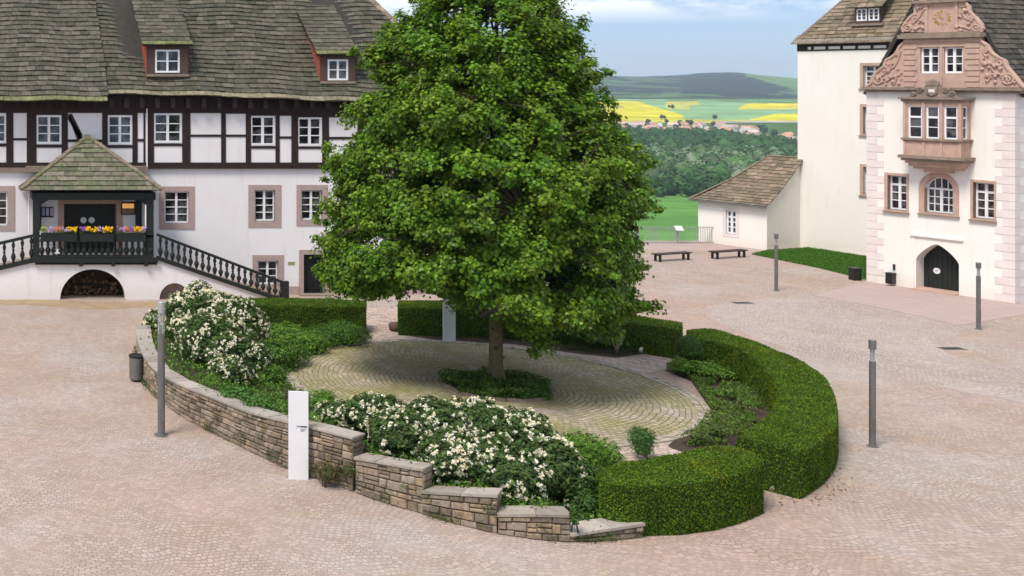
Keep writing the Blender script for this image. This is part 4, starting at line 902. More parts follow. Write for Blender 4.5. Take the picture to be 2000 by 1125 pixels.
q = (o0+o1)/2; m.fbox(BFn, q-.55, q+.55, oz(338), oz(332), -OO, -.4); m.build('corbel', M['redstone2'], bay)
m = MB()
for a in [o0+.03, (wh[0][1]+wh[1][0])/2, (wh[1][1]+wh[2][0])/2, o1-.03]: m.fbox(BFn, a-.06, a+.06, oz(271), oz(199), 0, .05); m.fbox(BFn, a-.05, a+.05, oz(305), oz(277), 0, .04)
m.build('pilasters', M['redstone2'], bay)
m = MB(); pl_ = lambda x, y: BFn.px(x, y)
m.prism(BFn, [pl_(1772, 190), pl_(1868, 190), pl_(1862, 184), pl_(1853, 182), pl_(1848, 172), pl_(1838, 170), pl_(1830, 160), pl_(1820, 156), pl_(1810, 160), pl_(1804, 170), pl_(1796, 174), pl_(1790, 183), pl_(1778, 186)], -.2, -.05)
for x, y, r in ((1783, 184, .12), (1796, 176, .15), (1858, 183, .14), (1846, 176, .15)): a, z = pl_(x, y); spiral_pts = [BFn.p(a+r*(1-.8*k/16)*math.cos(k*.6), z+r*(1-.8*k/16)*math.sin(k*.6), -.02) for k in range(17)]; m.tube(spiral_pts, .04, 5)
a, z = pl_(1820, 178); m.prism(BFn, [(a-.24, z+.22), (a+.24, z+.22), (a+.22, z-.1), (a, z-.26), (a-.22, z-.1)], -.05, .03)
for k in range(5): b = a-.24+.12*k; m.tube([BFn.p(b, z+.3, -.05), BFn.p(b+.02*(k-2), z+.5+.06*(2-abs(k-2)), -.05)], [.05, .025], 6)
crest = m.build('crest', M['oldstone'], bay)
m = MB(); m.fbox(BFn, a-.13, a+.13, z-.06, z+.1, .03, .04); m.build('shield_field', M['quoin'], crest)
# small wall boxes beside the gate
m = MB(); q = rect(WF, 1738, 533, 1751, 553); m.fbox(WF, q[0], q[1], q[2], q[3], .05, .4); m.fbox(WF, q[0]-.02, q[1]+.02, q[3], q[3]+.03, .03, .43); tag(m.build('letter_box', M['blackbox']), 'black metal box standing against the white wall left of the pointed gate', 'box')
m = MB(); q = rect(WF, 1745, 516, 1749, 527); m.fbox(WF, q[0], q[1], q[2], q[3], .005, .06); m.fbox(WF, q[0]+.02, q[1]-.02, q[3]-.1, q[3]-.04, .06, .07); tag(m.build('intercom', M['blackbox']), 'narrow black intercom panel on the white wall above the black box', 'intercom')

# ------------------------------------------------------------------ tower block behind
tower = thing('castle_tower', 'plain tall white tower with dark frieze and brown slab roof behind the small annex', 'tower', (58, 70, 0))
S0, S1, TD = -.63, 10.6, 9.5; tz = lambda y, s=0: TF.px(1570, y)[1]
ZT = tz(100); ZE = tz(88)
tw = [rect(TF, 1686, 128, 1718, 170), rect(TF, 1686, 209, 1718, 262), rect(TF, 1686, 327, 1718, 380)]; tw = [(a, a+1.0, c, d) for a, b, c, d in tw]
w = MB(); wall_holes(w, TF, S0, S1, -.3, ZT, tw)
for h in tw: reveal(w, TF, h, .25)
TL = Fr(TF.p(S0, 0, 0), (.92, .39), (-.39, .92)); TR = Fr(TF.p(S1, 0, 0), (.92, .39), (.39, -.92)); wall_holes(w, TL, 0, TD, -.3, ZT, []); wall_holes(w, TR, 0, TD, -.3, ZE, [])
TB_ = Fr(TF.p(S0, 0, -TD), UX, (.92, .39)); wall_holes(w, TB_, 0, S1-S0, -.3, ZE, [])
w.build('wall', M['plaster_r'], tower)
for h in tw:
    f = win_r(TF, h, (h[0]-.17, h[1]+.17, h[2]-.12, h[3]+.17), 4, 3, tower); m = MB(); m.fbox(TF, h[0]-.22, h[1]+.22, h[2]-.17, h[2]-.1, 0, .1); m.build('sill', M['oldstone'], f)
m = MB(); m.fbox(TF, S0, S1, ZT, ZE, -.02, .0); m.build('frieze_infill', M['plaster_r'], tower)
m = MB(); m.fbox(TF, S0-.02, S1, ZT, ZT+.09, -.1, .035); m.fbox(TF, S0-.02, S1, ZE-.12, ZE+.2, -.1, .034); m.fbox(TL, -.01, TD, ZT, ZE+.2, -.05, .03)
for k in range(14): a = S0-.02+k*.84; m.fbox(TF, a, a+(.62 if k == 0 else .14), ZT+.09, ZE-.12, 0, .033)
m.build('frieze_timber', M['timber'], tower)
ov = .18; pit = 1.43; A = TF.p(S0-ov, ZE+.16, ov); Bp = TF.p(S1+ov, ZE+.16, ov); half = (TD+2*ov)/2; Wd = S1-S0+2*ov; topz = half*pit
n1 = (TF.n*.82+V(0, 0, .57)); up = -TF.n*half+V(0, 0, topz)
kick = lambda f: f
roof('roof', plane_pos(A, Bp, up, n1), 30, lambda t: (half*t, Wd-half*t), M['roof_b'], tower, BROWNS, (.3, .62), .05, (.22, .19, .16))
C_ = A-TF.n*(TD+2*ov); D_ = Bp-TF.n*(TD+2*ov)
roof('roof', plane_pos(C_, A, TF.u*half+V(0, 0, topz), -TF.u*.82+V(0, 0, .57)), 30, lambda t: (half*t, 2*half-half*t), M['roof_b'], tower, BROWNS, (.3, .62), .05)
m = MB(); r0 = A+up+TF.u*half; r1 = Bp+up-TF.u*half; dz = V(0, 0, -.05); m.face([A+dz, Bp+dz, r1+dz, r0+dz]); m.face([C_+dz, A+dz, r0+dz]); m.face([D_, C_, r0, r1]); m.face([Bp+dz, D_, r1+dz]); m.face([A+dz*1.5, C_+dz*1.5, D_+dz*1.5, Bp+dz*1.5]); m.build('roof_boards', M['roofbase'], tower)
m = MB(); m.tube([A, r0], .08, 6); m.tube([r0, r1], .1, 6); m.build('hip_slabs', M['oldstone'], tower)
# kicked eave
m = MB(); e_ = TF.u; L = Wd; B0 = A-e_*.05+TF.n*.14+V(0, 0, -.06)
for k in range(int((L+.24)/.45)):
    a = B0+e_*(.45*k); b = a+e_*.43; iv = -TF.n*.75+V(0, 0, .52); m.hexa([a+V(0, 0, -.05), b+V(0, 0, -.05), b+iv, a+iv], [a+V(0, 0, .02), b+V(0, 0, .02), b+iv+V(0, 0, .06), a+iv+V(0, 0, .06)], shade((.19, .15, .11), .8, 1.2))
m.build('eave_slabs', M['roof_b'], tower)
# tower dormer with two casements
DF = Fr(TF.p(0, 0, -.42), UX); q = rect(DF, 1670, 14, 1719, 44); m = MB(); ws = [rect(DF, 1673, 17, 1693, 41), rect(DF, 1696, 17, 1717, 41)]; z0d, z1d = ws[0][2], ws[0][3]; ws = [(a, b, z0d, z1d) for a, b, _, _ in ws]; wall_holes(m, DF, q[0], q[1], q[2]-.1, q[3], ws)
m.fbox(DF, q[0], q[0]+.04, q[2]-.1, q[3], -1.6, -.001); m.fbox(DF, q[1]-.04, q[1], q[2]-.1, q[3], -1.6, -.001); dm = m.build('dormer', M['cheek'], tower)
for h in ws: window(DF, dm, h, 2, 3, .02, 0, fr=.075, mul=.08, mun=.03)
m = MB(); m.fbox(DF, q[0]-.2, q[1]+.2, q[2]-.2, q[2]-.06, -.2, .15); m.build('dormer_sill', M['oldstone'], dm)
e0, e1 = q[0]-.3, q[1]+.3; A1, B1 = DF.p(e0, q[3]-.02, .3), DF.p(e1, q[3]-.02, .3); roof('dormer_roof', plane_pos(A1, B1, -DF.n*2.6+V(0, 0, 2.3), V(0, 0, .9)+DF.n*.4), 8, lambda t: (0, e1-e0), M['roof_b'], dm, BROWNS, (.3, .6), .05)

# ------------------------------------------------------------------ annex
AN = V(50.85, 71.35, 0); AFr = Fr((AN.x, AN.y), (.39, -.92)); annex = thing('annex_building', 'small low white annex with brown slab hip roof built against the tower', 'outbuilding', (52, 73, 0))
AL = 4.4; ED = 3.45; EZ = 2.92; aw = rect(AFr, 1418, 411, 1438, 457)
w = MB(); wall_holes(w, AFr, -AL, 0, -.2, EZ, [aw]); reveal(w, AFr, aw, .15)
NFr = Fr((AN.x, AN.y), (.92, .39), (.39, -.92)); RZn = 5.75
for k in range(14):
    a, b = ED*k/14, ED*(k+1)/14; h_ = lambda q: EZ+(RZn-EZ)*(q/ED)**1.18; w.face([NFr.p(a, -.2), NFr.p(b, -.2), NFr.p(b, h_(b)), NFr.p(a, h_(a))])
FFr = Fr(AFr.p(-AL, 0, 0), (.92, .39), (-.39, .92)); wall_holes(w, FFr, 0, ED, -.2, EZ, [])
w.build('wall', M['plaster_r'], annex)
f = window(AFr, annex, aw, 2, 4, .1, 0, fr=.1, mul=.14, mun=.06, transom=3); surround(AFr, f, aw, rect(AFr, 1412, 406, 1443, 463), .02, .1, 'quoin')
nrm = AFr.n*.62+V(0, 0, .78)
def apos(s, t, h): q = t**1.18 if t > 0 else t; return AFr.p(-AL-.35+s, EZ-.12+(RZn-EZ+.12)*q, .35-(ED+.35)*t)+nrm*h
HL = AL+.35+.18
roof('roof', apos, 16, lambda t: ((AL-1.6)*min(1, t), HL), M['roof_b'], annex, BROWNS, (.3, .6), .045, (.16, .13, .10))
m = MB()
for k in range(12):
    t0, t1 = k/12, (k+1)/12; m.face([apos((AL-1.6)*t0, t0, -.03), apos(HL-.03, t0, -.03), apos(HL-.03, t1, -.03), apos((AL-1.6)*t1, t1, -.03)])
p0, p1, p2 = apos(0, 0, -.03), apos(AL-1.6, 1, -.02), AFr.p(-AL-.35, EZ-.12, -ED); m.face([p0, p1, p2])
m.face([apos(0, 0, -.05), AFr.p(-AL-.35, EZ-.14, -ED), AFr.p(-.06, EZ-.14, -ED), apos(HL-.24, 0, -.05)])
m.build('roof_boards', M['roofbase'], annex)
m = MB(); m.tube([AFr.p(-AL-.4, EZ-.16, .4), AFr.p(.2, EZ-.16, .4)], .045, 6); m.build('gutter', M['steel'], annex)
m = MB(); m.tube([apos(0, 0, .05), apos((AL-1.6)*.5, .5, .06), apos(AL-1.6, 1, .05), apos(HL, 1, .05)], .055, 6); m.build('hip_slabs', M['oldstone'], annex)

# lawn wedge beside the tower
lp = [G(1468, 497), G(1500, 490), G(1579, 485), G(1700, 503), G(1700, 549), G(1600, 524)]
sheet('lawn', lp, .012, M['lawn'])
def in_poly(x, y, poly):
    c = False; n = len(poly)
    for i in range(n):
        a, b = poly[i], poly[i-1]
        if (a[1] > y) != (b[1] > y) and x < (b[0]-a[0])*(y-a[1])/(b[1]-a[1])+a[0]: c = not c
    return c
def scatter(poly, n, zf=lambda x, y: 0):
    xs = [p[0] for p in poly]; ys = [p[1] for p in poly]; out = []
    while len(out) < n:
        x, y = U(min(xs), max(xs)), U(min(ys), max(ys))
        if in_poly(x, y, poly): out.append((x, y, zf(x, y)))
    return np.array(out)
C = scatter([(p.x, p.y) for p in lp], 26000); C[:, 2] += rng.uniform(.01, .10, len(C))
tag(leaves('grass', C, rng.normal(0, 1, (len(C), 3))*[1, 1, .3], .05, pick([(.07, .18, .025), (.05, .13, .02), (.10, .22, .04)], len(C), .25), M['shrubleaf'], None, .3, .1, .3), 'short bright green grass in the wedge beside the white tower', 'grass', kind='stuff')
# ------------------------------------------------------------------ the round bed
CC = V(CX, CY, 0)
def wallpts(L): return [(G(x, yb), CH-(yt-HY)*G(x, yb).y/FP) for x, yb, yt in L]
SEG = [wallpts([(267, 686, 635), (270, 715, 663), (283, 750, 697), (306, 776, 723), (351, 812, 749), (407, 842, 771), (481, 879, 801), (563, 917, 822), (630, 940, 838), (688, 960, 853)]),
       wallpts([(694, 963, 893), (760, 985, 904), (826, 1005, 915)]), wallpts([(824, 1005, 959), (900, 1027, 963), (970, 1043, 966)]),
       wallpts([(973, 1044, 1004), (1050, 1055, 1003), (1114, 1060, 1005)]), wallpts([(1116, 1060, 1042), (1190, 1057, 1031), (1256, 1051, 1021)])]
garden_wall = thing('garden_wall', 'curved dry stone retaining wall stepping down around the shrub bed, pale flat coping', 'stone wall', (10, 34, 0))
inner_line = []
STC = [(.31, .225, .155), (.26, .195, .13), (.24, .18, .135), (.20, .155, .12), (.29, .235, .185), (.22, .18, .14), (.16, .125, .095), (.265, .21, .165), (.21, .17, .125), (.27, .205, .16)]
for si, sg_ in enumerate(SEG):
    L = [0]
    for (a, _), (b, _) in zip(sg_, sg_[1:]): L.append(L[-1]+(b-a).length)
    tot = L[-1]; bp = curve_pts([p for p, _ in sg_], 60); hs = [float(np.interp(tot*k/59, L, [h for _, h in sg_])) for k in range(60)]
    def at(s, bp=bp, hs=hs, tot=tot):
        q = min(max(s/tot, 0), 1)*59; i = min(int(q), 58); f_ = q-i; p = bp[i].lerp(bp[i+1], f_); t_ = (bp[min(i+2, 59)]-bp[max(i-1, 0)]).normalized(); o_ = V(t_.y, -t_.x, 0); return p, hs[i]*(1-f_)+hs[i+1]*f_, o_, t_
    TH = .52; copth = .062
    core = MB(); n = 40
    for k in range(n):
        (p0, h0, o0_, _), (p1, h1, o1_, _) = at(tot*k/n), at(tot*(k+1)/n); h0 -= copth+.01; h1 -= copth+.01
        a, b, c, d = p0-o0_*.05, p1-o1_*.05, p1-o1_*(TH-.05), p0-o0_*(TH-.05)
        core.hexa([a+V(0, 0, -.1), b+V(0, 0, -.1), c+V(0, 0, -.1), d+V(0, 0, -.1)], [a+V(0, 0, h0), b+V(0, 0, h1), c+V(0, 0, h1), d+V(0, 0, h0)])
    core.build('wall_core', M['mortar'], garden_wall)
    st = MB()
    def stone(pa, pb, za0, za1, zb0, zb1, oa, ob, col, dep=.10):   # two ends, bottom/top at each end, outward dirs
        pr_ = U(-.012, .03); iv = .018
        fa, fb = pa+oa*pr_, pb+ob*pr_; t_ = (pb-pa).normalized()
        B = [pa-oa*dep+V(0, 0, za0), pb-ob*dep+V(0, 0, zb0), pb-ob*dep+V(0, 0, zb1), pa-oa*dep+V(0, 0, za1)]
        Mq = [pa+V(0, 0, za0)-oa*.02, pb+V(0, 0, zb0)-ob*.02, pb+V(0, 0, zb1)-ob*.02, pa+V(0, 0, za1)-oa*.02]
        Fq = [fa+V(0, 0, za0+iv*U(.6, 1.6))+t_*iv*U(.6, 1.8), fb+V(0, 0, zb0+iv*U(.6, 1.6))-t_*iv*U(.6, 1.8), fb+V(0, 0, zb1-iv*U(.6, 1.6))-t_*iv*U(.6, 1.8), fa+V(0, 0, za1-iv*U(.6, 1.6))+t_*iv*U(.6, 1.8)]
        for i in range(4):
            j = (i+1) % 4; st.face([B[i], B[j], Mq[j], Mq[i]], col); st.face([Mq[i], Mq[j], Fq[j], Fq[i]], col)
        st.face(Fq, col)
    nc = max(1, round(max(hs)/.22)); cuts = [0]+sorted((k+U(-.18, .18))/nc for k in range(1, nc))+[1]
    for c0_, c1_ in zip(cuts, cuts[1:]):
        s = 0
        while s < tot-.02:
            ln = U(.17, .40) if U(0, 1) < .88 else U(.4, .55)
            if tot-(s+ln) < .15: ln = tot-s
            (pa, ha, oa, _), (pb, hb_, ob, _) = at(s), at(s+ln); ha -= copth; hb_ -= copth; kk = U(.82, 1.2); col = tuple(x*kk for x in random.choice(STC)); g_ = .012
            w0, w1 = U(-.014, .008), U(-.014, .008)
            if U(0, 1) < .22 and (c1_-c0_)*ha > .15:
                mdl = U(.4, .6); cm = c0_+(c1_-c0_)*mdl
                stone(pa, pb, ha*c0_+g_, ha*cm-g_, hb_*c0_+g_, hb_*cm-g_, oa, ob, col); stone(pa, pb, ha*cm+g_, ha*c1_-g_, hb_*cm+g_, hb_*c1_-g_, oa, ob, tuple(x*.9 for x in col))
            else: stone(pa, pb, ha*c0_+g_, ha*c1_-g_+w0, hb_*c0_+g_, hb_*c1_-g_+w1, oa, ob, col)
            s += ln+.012
    # end faces
    for s_end, sgn in ((0, -1), (tot, 1)):
        p, h_, o_, t_ = at(s_end); h_ -= copth; z = 0
        while z < h_-.03:
            dz_ = min(U(.14, .24), h_-z); dz_ = h_-z if h_-z-dz_ < .06 else dz_; a, b = (p-o_*.02, p-o_*(TH-.03)) if sgn > 0 else (p-o_*(TH-.03), p-o_*.02)
            stone(a, b, z+.006, z+dz_-.006, z+.006, z+dz_-.006, t_*sgn, t_*sgn, shade(random.choice(STC), .85, 1.1), .06); z += dz_
    st.build('stonework', M['gravelwall'], garden_wall)
    cp = MB(); s = -.03
    while s < tot:
        ln = U(.55, 1.05); e = min(s+ln, tot+.03); e = tot+.03 if tot-e < .3 else e
        (pa, ha, oa, ta), (pb, hb_, ob, tb_) = at(s), at(e); pa = pa+ta*min(0, s); pb = pb+tb_*max(0, e-tot); g_ = .006; c = shade(random.choice([(.31, .27, .24), (.35, .305, .27), (.28, .24, .205)]), .85, 1.15)
        a, b, c_, d = pa+oa*.04+ta*g_, pb+ob*.04-tb_*g_, pb-ob*(TH+.02)-tb_*g_, pa-oa*(TH+.02)+ta*g_; dz_ = U(-.008, .008)
        cp.hexa([a+V(0, 0, ha-copth), b+V(0, 0, hb_-copth), c_+V(0, 0, hb_-copth), d+V(0, 0, ha-copth)], [a+V(0, 0, ha+dz_), b+V(0, 0, hb_+dz_), c_+V(0, 0, hb_+dz_), d+V(0, 0, ha+dz_)], c); s = e
    cp.build('coping', M['coping'], garden_wall)
    for k in range(0, 60, 6 if si == 0 else 15): p, h_, o_, _ = at(tot*k/59); inner_line.append((p-o_*(TH-.06), h_-.16))
# soil between the wall and the terrace
def ray(p, r): q = (V(p[0], p[1], 0)-CC); q.normalize(); return CC+q*r
soil = MB(); rowsN = 8; grid = []
for p, h_ in inner_line:
    a = V(p.x, p.y, 0); b = ray(p, CR+.12); grid.append([V(*(a.lerp(b, k/rowsN))[:2], h_*(1-smooth(0, .85, k/rowsN))+.018) for k in range(rowsN+1)])
for A_, B_ in zip(grid, grid[1:]):
    for k in range(rowsN): soil.face([A_[k], B_[k], B_[k+1], A_[k+1]])
struct('soil_bank', soil, M['soil'])
def soilz(x, y):
    best = min(range(len(inner_line)), key=lambda i: ((ray(inner_line[i][0], 10)-CC).normalized()-(V(x, y, 0)-CC).normalized()).length); p, h_ = inner_line[best]; R0 = (V(p.x, p.y, 0)-CC).length; r_ = (V(x, y, 0)-CC).length; q = (R0-r_)/(R0-CR-.12); return float(h_*(1-smooth(0, .85, q)))+.02
# circle and paths
def circ(r, n=96, c=CC): return [c+V(math.cos(2*math.pi*k/n)*r, math.sin(2*math.pi*k/n)*r, 0) for k in range(n)]
sheet('bed_soil', [G(452, 600), G(560, 640), G(712, 642), G(728, 660), G(640, 690), G(560, 730), G(520, 720), G(450, 690)], .006, M['soil'])
sheet('bed_soil', [G(770, 632), G(790, 655), G(880, 668), G(1000, 672), G(1120, 690), G(1205, 699), G(1270, 690), G(1330, 690), G(1330, 660), G(1200, 650), G(1000, 640)], .012, M['soil'])
sheet('bed_soil', [G(1283, 718), G(1345, 700), G(1400, 690), G(1560, 760), G(1600, 850), G(1520, 960), G(1440, 890), G(1330, 884), G(1300, 874), G(1388, 800), G(1350, 745)], .008, M['soil'])
sheet('path', [G(700, 600), G(785, 600), G(795, 660), G(850, 668), G(1000, 676), G(1120, 694), G(1205, 702), G(1335, 690), G(1345, 672), G(1420, 700), G(1290, 725), G(1100, 760), G(800, 740), G(650, 700), G(728, 662)], .009, M['circle_edge'])
sheet('path', [G(1280, 850), G(1310, 876), G(1345, 888), G(1400, 900), G(1300, 960), G(1180, 900)], .010, M['circle_edge'])
m = MB(); m.face([V(p.x, p.y, .016) for p in circ(CR)]); struct('round_terrace', m, M['circle'])
m = MB(); k = 0
for r in (CR-.06, CR-.26):
    n = 220 if r > CR-.1 else 212
    for i in range(n):
        a = 2*math.pi*(i+.5*(r < CR-.1))/n; b = a+2*math.pi/n*.9
        if r > CR-.1 and random.random() < .04: continue
        c = shade((.36, .31, .25), .8, 1.2); P4 = [CC+V(math.cos(t_)*q, math.sin(t_)*q, 0) for t_, q in ((a, r-.085), (a, r+.085), (b, r+.085), (b, r-.085))]
        zt_ = .035+U(0, .012); m.hexa([p+V(0, 0, .0) for p in P4], [p+V(0, 0, zt_) for p in P4], c)
tag(m.build('edging_stones', M['gravelwall']), kind='structure')
# tree pit
TC = G(970, 757); TR_ = 1.72
m = MB(); 
for i in range(34):
    a = 2*math.pi*i/34; b = a+2*math.pi/34*.95; P4 = [TC+V(math.cos(t_)*q, math.sin(t_)*q, 0) for t_, q in ((a, TR_), (a, TR_+.17), (b, TR_+.17), (b, TR_))]; zt_ = .09+U(0, .02)
    m.hexa(P4, [p+V(0, 0, zt_) for p in P4], shade((.22, .17, .13), .85, 1.15))
tag(m.build('stone_ring', M['gravelwall']), 'ring of low edging stones around the foot of the big tree', 'kerb ring')
m = MB(); m.face([V(p.x, p.y, .05) for p in circ(TR_+.02, 40, TC)]); struct('pit_soil', m, M['soil'])
n = 9000; a = rng.uniform(0, 6.283, n); r = TR_*np.sqrt(rng.random(n))*(1.02+.10*np.sin(a*5+1)+.07*np.sin(a*11)); C = np.stack([TC.x+r*np.cos(a), TC.y+r*np.sin(a), .05+rng.random(n)*(.22+.14*np.sin(a*3)*np.cos(r*4))], 1)
tag(leaves('ground_cover', C, np.tile([0, 0, .6], (n, 1)), .055, pick([(.07, .15, .03), (.09, .18, .035), (.055, .12, .025), (.12, .17, .045)], n, .35), M['shrubleaf'], None, .5, .2, .8), 'dark green ground cover filling the ring around the tree trunk', 'ground cover', kind='stuff')
b = TC+V(1.62, .55, 0); n = 160; C = np.stack([b.x+rng.normal(0, .2, n), b.y+rng.normal(0, .13, n), .09+rng.random(n)*.1], 1)
tag(leaves('red_flower_clump', C, np.tile([0, -.4, .8], (n, 1)), .035, pick([(.55, .09, .03), (.5, .16, .05), (.12, .15, .04)], n, .2), M['petal'], None, .7), 'small patch of orange red flowers at the right edge of the tree ring', 'flowers')

# hedges: clipped yew, plan from paired outer and inner lines
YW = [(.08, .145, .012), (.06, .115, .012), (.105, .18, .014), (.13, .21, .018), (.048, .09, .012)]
def hedge(label, outer, inner, H, cap=True, dens=1500):
    n = 44; O_ = curve_pts([G(x, y, H) for x, y in outer], n); I_ = curve_pts([G(x, y, H) for x, y in inner], n); c = sum((p for p in O_+I_), V(0, 0, 0))/(2*n)
    o = thing('hedge', label, 'hedge', (c.x, c.y, 0)); rws = []
    for a, b in zip(O_, I_):
        q = [];  w_ = (b-a)
        for f_, z in ((-.0, 0), (-.01, .3), (-.0, H*.7), (.0, H-.05), (.025, H-.01), (.25, H), (.5, H+.02), (.75, H), (.975, H-.01), (1.0, H-.05), (1, H*.7), (1.01, .3), (1, 0)):
            p = a+w_*f_; nzv = noise.noise(Vector((p.x*1.3, p.y*1.3, z*1.5)))*.06; q.append((p.x+nzv, p.y+nzv, max(0, z+nzv*.6*(z > .5))))
        rws.append(q)
    v = np.array(rws); k = v.shape[1]; idx = np.arange(n*k).reshape(n, k); f = np.stack([idx[:-1, :-1], idx[1:, :-1], idx[1:, 1:], idx[:-1, 1:]], -1).reshape(-1, 4)
    faces = [tuple(int(t_) for t_ in q) for q in f]+[tuple(int(t_) for t_ in idx[0]), tuple(int(t_) for t_ in idx[-1][::-1])]
    vv = v.reshape(-1, 3); col = np.ones((len(vv), 4)); col[:, :3] = (.026, .05, .010); mkmesh('inner_twigs', vv, faces, M['yew'], o, col)  # solid base volume under the leaves, inner shade put into its dark green
    # surface samples
    tris = []
    for q in faces:
        for i in range(1, len(q)-1): tris.append((q[0], q[i], q[i+1]))
    T = np.array(tris); a, b, c_ = vv[T[:, 0]], vv[T[:, 1]], vv[T[:, 2]]; nn = np.cross(b-a, c_-a); ar = np.linalg.norm(nn, axis=1)/2; N_ = int(ar.sum()*dens); pk = rng.choice(len(T), N_, p=ar/ar.sum()); u_, w_ = rng.random(N_), rng.random(N_); fl = u_+w_ > 1; u_[fl] = 1-u_[fl]; w_[fl] = 1-w_[fl]
    pts = a[pk]+(b-a)[pk]*u_[:, None]+(c_-a)[pk]*w_[:, None]; cen = vv.mean(0); ns = norm(nn[pk])
    # orient outward from the hedge's middle line
    ml = v[:, [0, -1]].mean(1); j = np.array([np.argmin(((ml[:, :2]-p[:2])**2).sum(1)) for p in pts[:: max(1, N_//4000)]]); jj = np.repeat(j, max(1, N_//4000))[:N_]
    if len(jj) < N_: jj = np.concatenate([jj, np.full(N_-len(jj), jj[-1])])
    j2 = np.array([np.argmin(((ml[:, :2]-p[:2])**2).sum(1)) for p in pts]); m3 = ml[j2].copy(); m3[:, 2] = H*.5; sg2 = np.sign(((pts-m3)*ns).sum(1)); ns = ns*np.where(sg2 == 0, 1, sg2)[:, None]
    pts = pts+ns*rng.uniform(-.03, .035, N_)[:, None]; pts[:, 2] = np.maximum(pts[:, 2], .01)
    cl = pick(YW, N_, .25); lp_ = np.array([noise.noise(Vector(q*1.6)) for q in pts]); cl = cl*(1+.35*lp_)[:, None]
    br_ = np.array([noise.noise(Vector(q*.9+np.array([9, 3, 1]))) for q in pts]) > .38; cl[br_] = cl[br_]*np.array([1.3, 1.02, 1.0])
    leaves('foliage', pts, ns, .028, cl, M['yew'], o, .45, .15, .65); 
    m = MB()
    for k2 in range(2, n, 4): p = O_[k2].lerp(I_[k2], .5); m.tube([V(p.x, p.y, -.02), V(p.x+.05, p.y, H*.6)], [.04, .02], 6)
    m.build('stem', M['branch'], o); return o
hedge('low clipped box shaped hedge nearest the camera, in front of the opening to the terrace', [(1174, 936), (1215, 945), (1300, 944), (1380, 937), (1450, 921), (1490, 905)], [(1172, 912), (1245, 898), (1325, 884), (1380, 873), (1428, 871), (1470, 886)], 1.25, dens=2600)
hedge('long crescent shaped clipped hedge sweeping around the right side of the round bed', [(1343, 644), (1380, 641), (1430, 652), (1498, 675), (1569, 707), (1615, 742), (1632, 786), (1629, 826), (1604, 856), (1562, 881)], [(1343, 654), (1385, 664), (1444, 681), (1480, 707), (1512, 742), (1518, 778), (1505, 803), (1475, 829), (1439, 854)], 1.25, dens=1900)
hedge('straight dark clipped hedge behind the white flowering shrub at the left back of the bed', [(448, 581), (520, 581), (580, 582), (650, 583), (714, 588)], [(462, 592), (520, 595), (580, 597), (650, 598), (713, 599)], 1.2)
hedge('dark clipped hedge behind the tree trunk and the white stele in the shade', [(779, 586), (870, 586), (960, 589), (1080, 597), (1200, 610), (1270, 619), (1332, 630)], [(779, 600), (870, 602), (960, 605), (1080, 614), (1190, 624), (1265, 633), (1326, 643)], 1.2)

# shrubs
RH = [(.065, .112, .034), (.042, .078, .025), (.08, .135, .036), (.10, .16, .04), (.068, .10, .045)]
shrub('rhododendron', 'tall white flowering rhododendron behind the left curve of the stone wall', 'rhododendron', [blob(398, 642, 44.5, 88, 78), blob(325, 642, 45.6, 46, 38), blob(450, 645, 44, 70, 66)], RH, .075, 430, 32, fsize=.036, lumps=.28, group=None)
shrub('rhododendron', 'lower right part of the white rhododendron mass, sloping down to the wall coping', 'rhododendron', [blob(425, 688, 41.5, 82, 70), blob(478, 708, 41, 50, 58), blob(450, 728, 39.5, 40, 34)], RH, .075, 430, 26, fsize=.032, lumps=.28)
shrub('rhododendron', 'spreading white rhododendron just right of the tall white stele', 'rhododendron', [blob(668, 812, 32.6, 58, 24), blob(735, 812, 31.8, 70, 36), blob(780, 845, 30.2, 65, 44)], RH, .065, 520, 30, fsize=.032, lumps=.28)
shrub('rhododendron', 'white rhododendron in the middle of the near bed, above the second wall step', 'rhododendron', [blob(850, 832, 31, 75, 50), blob(930, 838, 31, 78, 58), blob(880, 895, 29.2, 70, 52)], RH, .065, 520, 30, fsize=.032, lumps=.28)
shrub('rhododendron', 'white rhododendron spilling over the lowest wall steps, nearest the hedge', 'rhododendron', [blob(1010, 860, 30.5, 78, 58), blob(1000, 925, 28.6, 82, 58), blob(1075, 925, 28.8, 68, 66), blob(960, 905, 28.9, 60, 55)], RH, .065, 520, 28, fsize=.032, lumps=.28)
MG = [(.10, .20, .03), (.13, .25, .035), (.075, .16, .025), (.16, .28, .045)]
DG = [(.045, .095, .024), (.06, .12, .028), (.07, .14, .034)]
shrub('leafy_shrub', 'bright mid green bush in front of the left back hedge', 'bush', [blob(560, 662, 46, 48, 30), blob(600, 672, 45, 42, 24)], MG, .06, 260, lumps=.4)
shrub('leafy_shrub', 'low green bush at the right end of the left bed, beside the path', 'bush', [blob(670, 655, 46.5, 50, 24), blob(625, 662, 46, 40, 24)], [(.08, .17, .03), (.10, .20, .035), (.06, .13, .025)], .05, 320, lumps=.3)
shrub('leafy_shrub', 'green bush between the white rhododendron and the cobbled circle', 'bush', [blob(535, 705, 42.5, 46, 38), blob(520, 745, 40.5, 40, 34), blob(560, 690, 43, 40, 26)], MG+DG, .06, 300, lumps=.35)
shrub('leafy_shrub', 'small grassy green tuft behind the coping right of the stele', 'bush', [blob(632, 785, 33.8, 32, 24)], MG, .06, 260, lumps=.4, aspect=.2)
shrub('leafy_shrub', 'green bush with upright shoots between the near rhododendron and hedge', 'bush', [blob(1140, 892, 30.5, 46, 42), blob(1115, 880, 31.5, 30, 34), blob(1180, 895, 31, 40, 30)], MG, .055, 380, lumps=.45, aspect=.35)
shrub('leafy_shrub', 'dark green shrub squeezed against the left end of the near hedge', 'bush', [blob(1135, 955, 28.4, 45, 55), blob(1150, 990, 27.8, 26, 30)], DG, .06, 380, lumps=.3)
